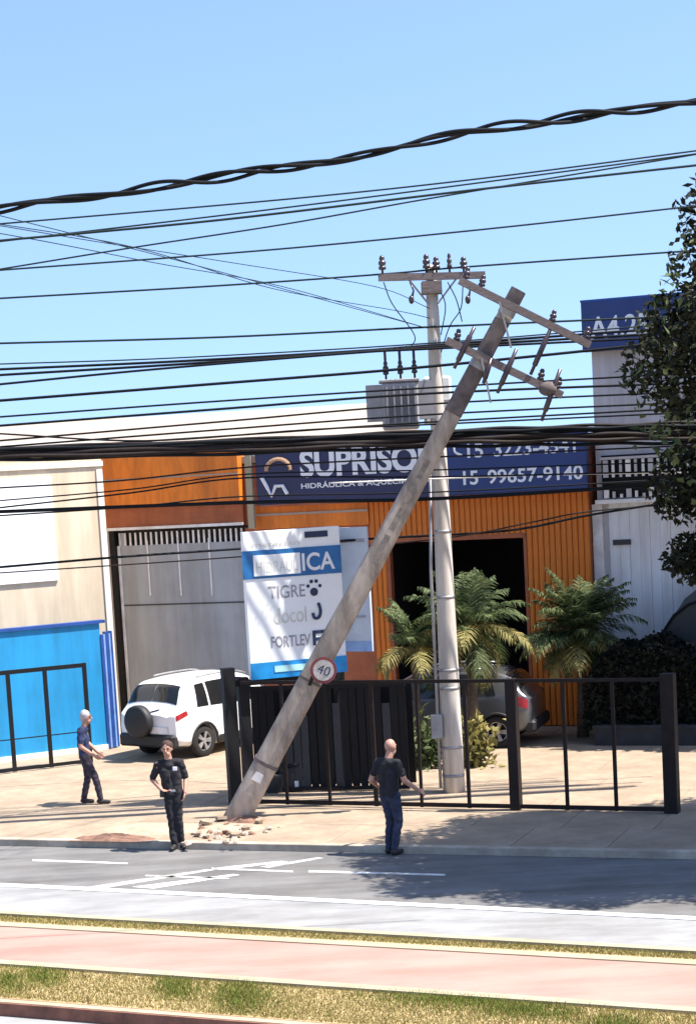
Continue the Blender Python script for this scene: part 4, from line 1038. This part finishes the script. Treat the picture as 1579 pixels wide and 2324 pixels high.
def wheel(parent, x, y, r, side):
    w = empty_part('wheel', (x, y, r), parent)
    bm = bmesh.new(); lathe(bm, [(r * .62, -.10), (r * .93, -.105), (r, -.08), (r, .08), (r * .93, .105), (r * .62, .10), (r * .60, .0), (r * .62, -.10)], (0, 0, 0), 28, 'Y', False); lathe(bm, [(r * .6, -.02), (r * .6, .02)], (0, 0, 0), 28, 'Y'); ob = obj('tyre', bm, M_rubber, w, True)
    bm = bmesh.new(); lathe(bm, [(r * .62, -.06), (r * .66, -.098 * 1), (r * .58, -.085), (r * .56, -.03)], (0, 0, 0), 28, 'Y', False)
    for k in range(5):
        a = 2 * math.pi * k / 5
        for da in (-.13, .13):
            bar(bm, (0, -.07, 0), (r * .60 * math.cos(a + da), -.085, r * .60 * math.sin(a + da)), .035, .045)
    lathe(bm, [(r * .16, -.10), (r * .16, -.04)], (0, 0, 0), 14, 'Y')
    ob = obj('rim', bm, M_rim, w); 
    if side > 0: ob.rotation_euler.z = math.pi
    return w
def empty_part(name, loc, parent):
    me = bpy.data.meshes.new(name); bm = bmesh.new(); lathe(bm, [(.05, -.05), (.05, .05)], (0, 0, 0), 10, 'Y'); bm.to_mesh(me); bm.free()
    o = linkm(name, me, M_plast, parent); o.location = loc; return o
def build_car(name, loc, rz, scale, st, paint, wx, wr, label, spare, win, tail):
    c = Car(st); root = empty(name, loc, rz, label, 'car'); root.scale = (scale,) * 3
    me = bpy.data.meshes.new('body'); bm = c.body(); bmesh.ops.recalc_face_normals(bm, faces=bm.faces[:]); bm.to_mesh(me); bm.free()
    tmp = bpy.data.objects.new('tmp', me); COL.objects.link(tmp); cut = []
    for x in wx:
        bm = bmesh.new(); lathe(bm, [(wr * 1.17, -1.2), (wr * 1.17, -.56)], (x, 0, wr), 32, 'Y'); lathe(bm, [(wr * 1.17, .56), (wr * 1.17, 1.2)], (x, 0, wr), 32, 'Y'); bmesh.ops.recalc_face_normals(bm, faces=bm.faces[:])
        k = obj('cut', bm, M_plast); cut.append(k); md = tmp.modifiers.new('b', 'BOOLEAN'); md.operation = 'DIFFERENCE'; md.object = k; md.solver = 'EXACT'
    dg = bpy.context.evaluated_depsgraph_get(); dg.update(); me2 = bpy.data.meshes.new_from_object(tmp.evaluated_get(dg)); me2.name = 'body'
    bpy.data.objects.remove(tmp)
    for k in cut: bpy.data.objects.remove(k)
    me2.materials.clear(); me2.materials.append(paint)
    for p in me2.polygons: p.material_index = 0
    body = linkm('body', me2, None, root, True)
    try: me2.set_sharp_from_angle(angle=rad(38))
    except Exception: pass
    for x in wx:
        for s_ in (-1, 1): wheel(root, x, s_ * (st[3][2] - .13), wr, s_)
        for s_ in (-1, 1):
            bm = bmesh.new(); pts = [(x + wr * 1.16 * math.cos(t), s_ * (c.f[1](x) - .005), wr + wr * 1.16 * math.sin(t)) for t in [math.pi * k / 14 for k in range(-1, 16)]]; tube(bm, pts, .028, 6); obj('wheel_arch_trim', bm, M_plast, root, True)
    for s_ in (-1, 1):
        for poly in win: obj('side_window', c.patch(poly, .006, 10, s_), M_glass, root, True)
        obj('sill_trim', c.patch([(wx[0] + wr * 1.3, 1.3), (wx[1] - wr * 1.3, 1.3), (wx[1] - wr * 1.3, 2.3), (wx[0] + wr * 1.3, 2.3)], .008, 8, s_), M_plast, root, True)
        obj('tail_light', c.patch(tail, .012, 8, s_), M_red, root, True)
        for xd in (wx[0] + .95, wx[0] + 1.95):
            p = c.S(xd, 3.7); bm = bmesh.new(); box(bm, p.x - .10, p.x + .10, s_ * p.y - .025, s_ * p.y + .025, p.z - .02, p.z + .02, .008); obj('door_handle', bm, paint, root)
        p = c.S(wx[1] - .75, 4.2); bm = bmesh.new(); sphere(bm, (p.x, s_ * (p.y + .12), p.z + .06), .11, (.7, 1, .7)); obj('mirror', bm, paint, root, True)
        for xa in (wx[0] + .42, wx[0] + 1.42):
            obj('door_seam', c.patch([(xa, 2.3), (xa + .012, 2.3), (xa + .012, 4.0), (xa, 4.0)], .003, 6, s_), M_plast, root)
        bm = bmesh.new(); rp = [c.S(x, 6.15) for x in [win[0][0][0] + .25 + k * .2 for k in range(9)]]; tube(bm, [(p.x, s_ * p.y, p.z + .05) for p in rp], .018, 6); obj('roof_rail', bm, M_steel, root, True)
    return c, root
SUV = [ # x, belly, half width, belt z, belt half w, roof z, roof half w
 (0.00, .36, .80, .98, .78, 1.02, .70), (.12, .32, .855, 1.02, .83, 1.16, .70), (.38, .28, .875, 1.05, .845, 1.56, .655), (.62, .24, .88, 1.05, .85, 1.66, .66),
 (1.4, .22, .885, 1.03, .86, 1.70, .67), (2.1, .22, .885, 1.01, .86, 1.69, .665), (2.75, .22, .885, 1.0, .855, 1.50, .67), (3.15, .23, .88, 1.0, .84, 1.09, .76), (3.6, .25, .86, .95, .82, .99, .74), (3.95, .30, .80, .82, .76, .86, .66), (4.10, .36, .70, .72, .66, .75, .58)]
win = [[(.66, 4.12), (1.02, 4.12), (1.02, 5.72), (.74, 5.72)], [(1.08, 4.12), (1.78, 4.12), (1.78, 5.75), (1.08, 5.75)], [(1.86, 4.12), (2.78, 4.15), (2.32, 5.70), (1.86, 5.75)]]
SH = rad(52)
# right rear wheel touches the ground near (460, 1716)
wpt = G(462, 1716, SZ); sc = .98
loc = wpt - Vector((math.cos(SH), math.sin(SH), 0)) * .82 * sc - Vector((math.sin(SH), -math.cos(SH), 0)) * .78 * sc
c, suv = build_car('parked_car', loc, SH, sc, SUV, M_carw, (.82, 3.28), .345, 'white compact suv with spare wheel on its tailgate by the grey gate', True, win, [(.02, 3.55), (.34, 3.75), (.30, 4.05), (.02, 3.95)])
obj('rear_window', c.patch([(.17, 5.9), (.42, 6.1), (.42, 7.99), (.17, 7.99)], .008, 10, 1), M_glass, suv, True)
obj('rear_window', c.patch([(.17, 5.9), (.42, 6.1), (.42, 7.99), (.17, 7.99)], .008, 10, -1), M_glass, suv, True)
obj('windscreen', c.patch([(2.42, 6.3), (3.05, 6.2), (3.05, 7.99), (2.42, 7.99)], .006, 10, 1), M_glass, suv, True)
obj('windscreen', c.patch([(2.42, 6.3), (3.05, 6.2), (3.05, 7.99), (2.42, 7.99)], .006, 10, -1), M_glass, suv, True)
bm = bmesh.new(); box(bm, -.12, .10, -.80, .80, .30, .58, .05); obj('rear_bumper', bm, M_plast, suv)
bm = bmesh.new(); lathe(bm, [(.30, -.29), (.345, -.27), (.355, -.20), (.345, -.10), (.2, -.05)], (0, .10, .86), 28, 'X'); obj('spare_wheel', bm, M_plast, suv, True)
bm = bmesh.new(); box(bm, -.075, -.046, -.62, -.16, .60, .74); obj('number_plate', bm, M_lgrey, suv)
bm = bmesh.new(); tube(bm, [(-.05, -.02, 1.03), (-.02, -.02, 1.03), (.05, -.30, 1.10)], .012, 6); obj('wiper', bm, M_plast, suv)

HATCH = [(0.00, .38, .76, .92, .74, .96, .66), (.12, .32, .82, .96, .80, 1.10, .66), (.38, .26, .84, .98, .82, 1.38, .62), (.7, .22, .85, .97, .83, 1.46, .63),
 (1.4, .2, .855, .95, .835, 1.50, .64), (2.0, .2, .855, .93, .835, 1.47, .635), (2.6, .2, .85, .92, .83, 1.22, .65), (2.95, .21, .845, .91, .82, .98, .73), (3.4, .24, .83, .86, .79, .90, .70), (3.75, .29, .77, .74, .73, .78, .63), (3.9, .35, .66, .62, .62, .66, .55)]
win2 = [[(.62, 4.12), (.98, 4.12), (.98, 5.72), (.74, 5.72)], [(1.04, 4.12), (1.70, 4.12), (1.70, 5.75), (1.04, 5.75)], [(1.78, 4.12), (2.62, 4.15), (2.2, 5.70), (1.78, 5.75)]]
# nose to the left, tail to the right, standing just behind the pole
SH2 = math.pi + RANG + rad(4)
wp2 = G(1132, 1696, SZ); s2 = 1.08
loc2 = wp2 - Vector((math.cos(SH2), math.sin(SH2), 0)) * .62 * s2 - Vector((math.sin(SH2), -math.cos(SH2), 0)) * (-.72) * s2
c2, hb2 = build_car('parked_car', loc2, SH2, s2, HATCH, M_cars, (.62, 3.1), .31, 'silver grey hatchback parked behind the upright pole and palms', False, win2, [(.02, 3.2), (.26, 3.5), (.22, 4.1), (.02, 3.9)])
for s_ in (-1, 1):
    obj('rear_window', c2.patch([(.16, 5.9), (.46, 6.1), (.46, 7.99), (.16, 7.99)], .008, 10, s_), M_glass, hb2, True)
    obj('windscreen', c2.patch([(2.25, 6.3), (2.9, 6.2), (2.9, 7.99), (2.25, 7.99)], .006, 10, s_), M_glass, hb2, True)
bm = bmesh.new(); box(bm, -.10, .12, -.76, .76, .28, .52, .05); obj('rear_bumper', bm, M_plast, hb2)

# ================================================================== people
def capsule(bm, a, b, ra, rb, n=10):
    a, b = Vector(a), Vector(b); L = (b - a).length
    if L < 1e-5: return sphere(bm, a, ra)
    t = (b - a) / L; pts, rs_ = [], []
    for k in range(5): ang = math.pi / 2 * (1 - k / 4); pts.append(a - t * ra * math.sin(ang)); rs_.append(max(.001, ra * math.cos(ang)))
    for k in range(5): ang = math.pi / 2 * k / 4; pts.append(b + t * rb * math.sin(ang)); rs_.append(max(.001, rb * math.cos(ang)))
    return tube(bm, pts, rs_, n)
def hand(bm, wrist, d, thumb, palm_n):
    """d: direction of the fingers, thumb: side the thumb leaves from"""
    w = Vector(wrist); d = Vector(d).normalized(); th = Vector(thumb); th = (th - d * th.dot(d)).normalized(); pn = d.cross(th).normalized() * palm_n
    palm = w + d * .05
    for k in (-1, 0, 1): capsule(bm, w + d * .01 + th * .012 * k, w + d * .075 + th * .024 * k, .016, .015, 8)
    for k, ln in enumerate((.068, .078, .074, .058)):
        b0 = w + d * .08 + th * (.032 - .021 * k); m1 = b0 + d * ln * .5 + pn * .008; m2 = m1 + d * ln * .45 + pn * .026
        capsule(bm, b0, m1, .0095, .009, 7); capsule(bm, m1, m2, .009, .008, 7)
    b0 = w + d * .03 + th * .028; m1 = b0 + d * .028 + th * .026; m2 = m1 + d * .03 + th * .008 + pn * .006
    capsule(bm, b0, m1, .012, .011, 7); capsule(bm, m1, m2, .0105, .009, 7)
def person(loc, label, J, skin, topm, trm, face, hair=None, hairm=None, extra=None, seed=0, sleeve=.9, scale=1.0):
    """J: joints in local metres (x to the right of the picture, y away, z up); face: direction the head looks"""
    P = {k: Vector(v) for k, v in J.items()}
    root = empty('person', loc, 0, label, 'person', 'people standing in the street'); root.scale = (scale,) * 3
    f = Vector(face).normalized(); lat = f.cross(Vector((0, 0, 1))).normalized()      # lat: the person's right-hand side
    # ---- body: one continuous skin
    bm = bmesh.new()
    hc = P['head']
    sphere(bm, hc + Vector((0, 0, .02)), .098, (.80, .80, 1.12), 16, 12); sphere(bm, hc - f * .018 + Vector((0, 0, .035)), .094, (.86, .86, .98), 14, 10)
    sphere(bm, hc + f * .030 - Vector((0, 0, .062)), .058, (.95, .95, 1.0), 12, 9)
    capsule(bm, hc + f * .082 + Vector((0, 0, .018)), hc + f * .104 - Vector((0, 0, .020)), .010, .016, 8)
    for s in (-1, 1):
        sphere(bm, hc + lat * s * .080 + Vector((0, 0, .0)), .026, (.5, .5, 1.15), 8, 6)
        sphere(bm, hc + lat * s * .034 + f * .070 + Vector((0, 0, .034)), .020, (1, 1, .7), 8, 6)
    capsule(bm, hc + f * .074 - lat * .02 - Vector((0, 0, .052)), hc + f * .074 + lat * .02 - Vector((0, 0, .052)), .014, .014, 8)
    capsule(bm, P['neck'] - Vector((0, 0, .0)), hc - Vector((0, 0, .06)) - f * .01, .062, .056, 12)
    ch_, pe = P['chest'], P['pelvis']; sl, sr = P['sl'], P['sr']
    lat2 = (sr - sl).normalized()
    for k in (-1, 1):
        capsule(bm, ch_ + lat2 * .064 * k, pe + lat2 * .05 * k, .088, .084, 12)
    capsule(bm, sl.lerp(sr, .14), sl.lerp(sr, .86), .056, .056, 12); capsule(bm, ch_ + Vector((0, 0, .10)), P['neck'] - Vector((0, 0, .01)), .075, .05, 12)
    for a in 'lr':
        capsule(bm, P['s' + a], P['e' + a], .056, .044, 10); capsule(bm, P['e' + a], P['w' + a], .044, .030, 10)
        d = (P['w' + a] - P['e' + a]).normalized()
        if 'h' + a in P: d = P['h' + a].normalized()
        hand(bm, P['w' + a], d, f if abs(d.dot(f)) < .8 else Vector((0, 0, 1)), 1 if a == 'l' else -1)
        capsule(bm, P['h_' + a], P['k' + a], .078, .052, 12); capsule(bm, P['k' + a], P['k' + a].lerp(P['a' + a], .35) - f * .008, .050, .047, 10); capsule(bm, P['k' + a].lerp(P['a' + a], .35) - f * .008, P['a' + a], .046, .036, 10)
        capsule(bm, P['a' + a] - Vector((0, 0, .03)), P['a' + a] + P.get('t' + a, f) * .14 - Vector((0, 0, .05)), .036, .026, 8)
    remeshed('body', bm, .0075, skin, root, 3)
    # ---- clothes
    bm = bmesh.new()
    for k in (-1, 1): capsule(bm, ch_ + lat2 * .072 * k, pe + lat2 * .058 * k - Vector((0, 0, .05)), .102, .100, 12)
    capsule(bm, sl.lerp(sr, .08), sl.lerp(sr, .92), .068, .068, 12); capsule(bm, ch_ + Vector((0, 0, .1)), P['neck'] - Vector((0, 0, .035)), .10, .074, 12)
    for a in 'lr':
        capsule(bm, P['s' + a], P['s' + a].lerp(P['e' + a], sleeve), .062, .060, 10)
    remeshed('shirt', bm, .014, topm, root, 4, .016, seed)
    bm = bmesh.new(); capsule(bm, pe - lat2 * .06 - Vector((0, 0, .06)), pe + lat2 * .06 - Vector((0, 0, .06)), .098, .098, 12)
    for a in 'lr':
        capsule(bm, P['h_' + a] - Vector((0, 0, .0)), P['k' + a], .094, .070, 12); capsule(bm, P['k' + a], P['a' + a] + Vector((0, 0, .03)), .069, .056, 12)
    remeshed('trousers', bm, .014, trm, root, 4, .014, seed + 5)
    bm = bmesh.new(); capsule(bm, pe - lat2 * .058 + Vector((0, 0, .0)), pe + lat2 * .058, .106, .106, 12)
    for v in bm.verts: v.co.z = pe.z + (v.co.z - pe.z) * .16
    remeshed('belt', bm, .012, M_plast, root, 1)
    for a in 'lr':
        t = P.get('t' + a, f); bm = bmesh.new(); an = P['a' + a]
        capsule(bm, an - t * .035 - Vector((0, 0, .035)), an + t * .15 - Vector((0, 0, .048)), .046, .036, 10); capsule(bm, an - Vector((0, 0, .04)), an + Vector((0, 0, .02)), .048, .046, 10)
        zmin = an.z - .088
        for v in bm.verts: v.co.z = max(v.co.z, zmin)
        remeshed('shoe', bm, .010, M_shoe, root, 2)
    if hair: 
        bm = bmesh.new()
        for c_, r_, s_ in hair: sphere(bm, hc + f * c_[0] + lat * c_[1] + Vector((0, 0, c_[2])), r_, s_, 14, 10)
        remeshed('hair', bm, .009, hairm, root, 1, .008, seed)
    for s in (-1, 1):
        bm = bmesh.new(); sphere(bm, hc + lat * s * .033 + f * .087 + Vector((0, 0, .018)), .011, (1, 1, .8), 8, 6); obj('eye', bm, M_eye, root, True)
        bm = bmesh.new(); capsule(bm, hc + lat * s * .020 + f * .088 + Vector((0, 0, .040)), hc + lat * s * .048 + f * .078 + Vector((0, 0, .043)), .006, .005, 6); obj('eyebrow', bm, M_hairb, root, True)
    bm = bmesh.new(); capsule(bm, hc - lat * .022 + f * .086 - Vector((0, 0, .050)), hc + lat * .022 + f * .086 - Vector((0, 0, .050)), .0065, .0065, 6); obj('mouth', bm, M_lip, root, True)
    if extra: extra(root, P, f, lat)
    return root
CAPH = [((-.024, 0, .052), .104, (.92, .92, .95)), ((-.05, 0, .0), .088, (.9, .9, .9))]
# grey-haired man walking right in front of the blue wall
p1 = G(208, 1824, SZ)
J1 = dict(head=(.02, 0, 1.60), neck=(-.03, 0, 1.44), chest=(-.07, 0, 1.24), pelvis=(-.06, 0, .95), sl=(-.06, .20, 1.38), sr=(-.06, -.20, 1.38),
          el=(-.02, .26, 1.10), wl=(.16, .22, .92), er=(-.08, -.26, 1.10), wr=(.14, -.22, .93), h_l=(-.06, .09, .90), h_r=(-.06, -.09, .90),
          kl=(-.04, .09, .50), al=(-.13, .09, .09), kr=(.12, -.09, .50), ar=(.19, -.09, .09))
person(p1, 'grey-haired man in navy shirt walking past the blue wall', J1, M_skin, M_navycl, M_purple, (1, -.1, 0), CAPH, M_hairg, None, 1, .75, 1.0)
# officer in dark uniform facing the camera at the kerb
p2 = G(402, 1927, 0.0)
J2 = dict(head=(-.05, -.02, 1.63), neck=(-.04, 0, 1.47), chest=(-.03, 0, 1.27), pelvis=(.0, 0, .97), sl=(.14, .02, 1.41), sr=(-.21, -.02, 1.40),
          el=(.21, .08, 1.13), wl=(.20, -.08, .93), er=(-.32, .03, 1.15), wr=(-.17, -.13, 1.00), h_l=(.075, 0, .92), h_r=(-.075, 0, .92), hl=(-.25, -.2, -1), hr=(.8, -.3, -.2),
          kl=(.065, -.03, .50), al=(.075, .03, .09), kr=(-.055, -.02, .50), ar=(-.035, -.04, .09), tl=(.35, -.95, 0), tr=(-.2, -.95, 0))
def badge(root, P, f, lat):
    bm = bmesh.new(); box(bm, .03, .10, -.135, -.122, 1.30, 1.36, .004); b_ = obj('badge', bm, M_badge, root)
    bm = bmesh.new(); box(bm, -.20, -.13, -.16, -.09, .88, 1.0, .01); obj('holster', bm, M_plast, root)
    bm = bmesh.new(); box(bm, -.03, .05, -.145, -.115, .955, .99, .004); obj('belt_buckle', bm, M_steel, root)
person(p2, 'officer in black uniform with chest badge standing at the kerb', J2, M_skin, M_blackcl, M_blackcl, (-.1, -1, -.05), CAPH, M_hairb, badge, 2, .85, 1.01)
# bald man in black seen from behind at the kerb
p3 = G(893, 1938, 0.0)
J3 = dict(head=(.04, .03, 1.62), neck=(.0, .01, 1.46), chest=(-.02, 0, 1.26), pelvis=(-.02, 0, .96), sl=(-.16, .10, 1.40), sr=(.13, -.12, 1.40),
          el=(-.28, .10, 1.13), wl=(-.16, .26, 1.00), er=(.22, -.14, 1.13), wr=(.41, -.04, .97), h_l=(-.08, .04, .91), h_r=(.055, -.04, .91), hr=(.75, .2, -.5),
          kl=(-.02, .10, .51), al=(-.07, .04, .09), kr=(.10, -.02, .51), ar=(.02, -.10, .09), tl=(.5, .85, 0), tr=(.7, .7, 0))
person(p3, 'bald man in black shirt and dark jeans seen from behind', J3, M_skin, M_blackcl, M_denim, (.75, .8, 0), None, None, None, 3, .6, 1.03)

# ================================================================== rubble round the broken foot
rr = random.Random(9)
def chunk(u, v, s, m, label):
    bm = bmesh.new(); bmesh.ops.create_icosphere(bm, subdivisions=1, radius=s)
    for w in bm.verts: w.co = Vector((w.co.x * rr.uniform(.8, 1.5), w.co.y * rr.uniform(.8, 1.3), w.co.z * rr.uniform(.4, .8))) * rr.uniform(.75, 1.15)
    o = obj('concrete_chunk', bm, m); p = G(u, v, SZ); o.location = (p.x, p.y, SZ + s * .25); o.rotation_euler = (rr.uniform(-.4, .4), rr.uniform(-.4, .4), rr.uniform(0, 6))
    tag(o, label, 'rubble', 'broken pieces around the foot of the leaning pole')
for k in range(46):
    u = rr.gauss(505, 48); v = 1893 + rr.gauss(0, 12) - max(0, (u - 505)) * .05
    sz_ = rr.uniform(.025, .08); pale = rr.random() < .6
    where = 'nearer the officer' if u < 490 else ('under the pole foot' if u < 530 else 'right of the pole foot')
    chunk(u, min(v, 1916), sz_, M_rubble if pale else M_rubbled, '%s %s of rubble lying %s%s' % ('larger' if sz_ > .055 else 'small', 'pale concrete piece' if pale else 'brown earthy clod', where, ' close to the kerb' if v > 1893 else ' back from the kerb'))
def mound(name, u, v, sx_, sy_, h, m, label):
    p = G(u, v, SZ); bm = bmesh.new(); N = 26
    from mathutils import noise
    g = [[None] * (N + 1) for _ in range(N + 1)]
    for i in range(N + 1):
        for j in range(N + 1):
            x, y = (i / N * 2 - 1), (j / N * 2 - 1); r2 = min(1, x * x + y * y)
            z = h * (1 - r2) ** .8 * (.6 + .5 * noise.noise(Vector((x * 3 + u, y * 3, 0)))) + h * .25 * noise.noise(Vector((x * 9, y * 9, u))) * (1 - r2) - .005
            g[i][j] = bm.verts.new((x * sx_, y * sy_, z))
    for i in range(N):
        for j in range(N): bm.faces.new((g[i][j], g[i + 1][j], g[i + 1][j + 1], g[i][j + 1]))
    o = obj(name, bm, m); o.location = (p.x, p.y, SZ + .002); o.rotation_euler.z = RANG; return tag(o, label, 'rubble', None)
mound('soil_heap', 262, 1903, .75, .22, .10, M_rubbled, 'low heap of brown soil along the kerb left of the officer')
mound('soil_heap', 520, 1880, .60, .45, .07, M_sand, 'low spread of broken pavement under the leaning pole foot')
mound('soil_heap', 560, 1862, .34, .22, .13, M_rubbled, 'small dark mound standing in for a hole at the foot of the leaning pole')  # dark mound added to look like a cavity under the foot
mound('soil_heap', 350, 1880, .9, .55, .05, M_sand, 'flat patch of pale sand behind the officer near the kerb')

for k, (u, v, w_, tl) in enumerate(((470, 1872, .12, 'tilted pavement fragment left of the pole foot'), (560, 1884, .11, 'cracked pavement fragment right of the pole foot'), (505, 1862, .16, 'lifted pavement fragment against the pole foot'), (590, 1868, .09, 'small pavement fragment lying beside the fence'), (450, 1898, .08, 'flat pavement fragment near the kerb by the officer'), (535, 1900, .10, 'broken pavement fragment in front of the pole foot'))):
    bm = bmesh.new(); nn = 6; rg = [(w_ * rr.uniform(.7, 1.2) * math.cos(2 * math.pi * i / nn + rr.uniform(-.2, .2)), w_ * rr.uniform(.6, 1.0) * math.sin(2 * math.pi * i / nn)) for i in range(nn)]
    lo = [bm.verts.new((x, y, -.025)) for x, y in rg]; hi = [bm.verts.new((x, y, .025)) for x, y in rg]; bm.faces.new(lo); bm.faces.new(hi)
    for i in range(nn): bm.faces.new((lo[i], lo[(i + 1) % nn], hi[(i + 1) % nn], hi[i]))
    o = obj('pavement_fragment', bm, M_side); p = G(u, v, SZ); o.location = (p.x, p.y, SZ + .05); o.rotation_euler = (rr.uniform(-.3, .3), rr.uniform(-.3, .3), rr.uniform(0, 6))
    tag(o, tl, 'rubble', 'broken pieces around the foot of the leaning pole')

# ================================================================== turf on the median
def grass(name, la, lb, z, n, h, m, label, seed, us=(-150, 1730), dens=None):
    r = random.Random(seed); V, Fc = [], []
    for _ in range(n):
        u = r.uniform(*us); t = r.random(); f = (u) / 1579
        va = la[0] + (la[1] - la[0]) * f; vb = lb[0] + (lb[1] - lb[0]) * f
        if dens and r.random() > dens(u, t): continue
        p = G(u, va + (vb - va) * t, z); a = r.uniform(0, math.pi); w = .006; hh_ = h * r.uniform(.4, 1.3)
        d = Vector((math.cos(a), math.sin(a), 0)) * w; ln = Vector((r.gauss(0, .35), r.gauss(0, .35), 1)) * hh_
        i = len(V); V += [p - d, p + d, p + ln]; Fc.append((i, i + 1, i + 2))
    o = pyobj(name, V, Fc, m); return tag(o, label, 'grass', None, 'stuff')
def clump(cs):
    return lambda u, t: max([.0] + [math.exp(-((u - c[0]) / c[1]) ** 2 - ((t - c[2]) / c[3]) ** 2) for c in cs])
from mathutils import noise as _nz
grass('grass', (2188, 2297), (2263, 2384), .07, 46000, .032, M_dry, 'dry straw coloured turf in front of the pink path', 1)
grass('grass', (2188, 2297), (2263, 2384), .07, 60000, .055, M_green, 'green weed tufts in the dry turf near the bottom edge', 2, dens=lambda u, t: max(clump([(400, 45, .35, .3), (545, 55, .45, .4), (95, 45, .3, .25), (1040, 160, .1, .25), (1180, 120, .25, .2), (1400, 60, .6, .3), (20, 30, .5, .3)])(u, t), .16 * max(0, _nz.noise(Vector((u * .012, t * 2, 0))))))
grass('grass', (2074, 2160), (2091, 2177), .07, 15000, .035, M_dry, 'dry turf strip between the pale kerb and the pink path', 3)
grass('grass', (2074, 2160), (2091, 2177), .07, 9000, .035, M_green, 'greener turf patches in the strip beyond the pink path', 4, dens=lambda u, t: .25 + .6 * max(0, _nz.noise(Vector((u * .006, t, 3)))))
for o in list(scene.objects):
    if o.name.startswith('road_marking') or o.name.startswith('near_road'): o['kind'] = 'structure'
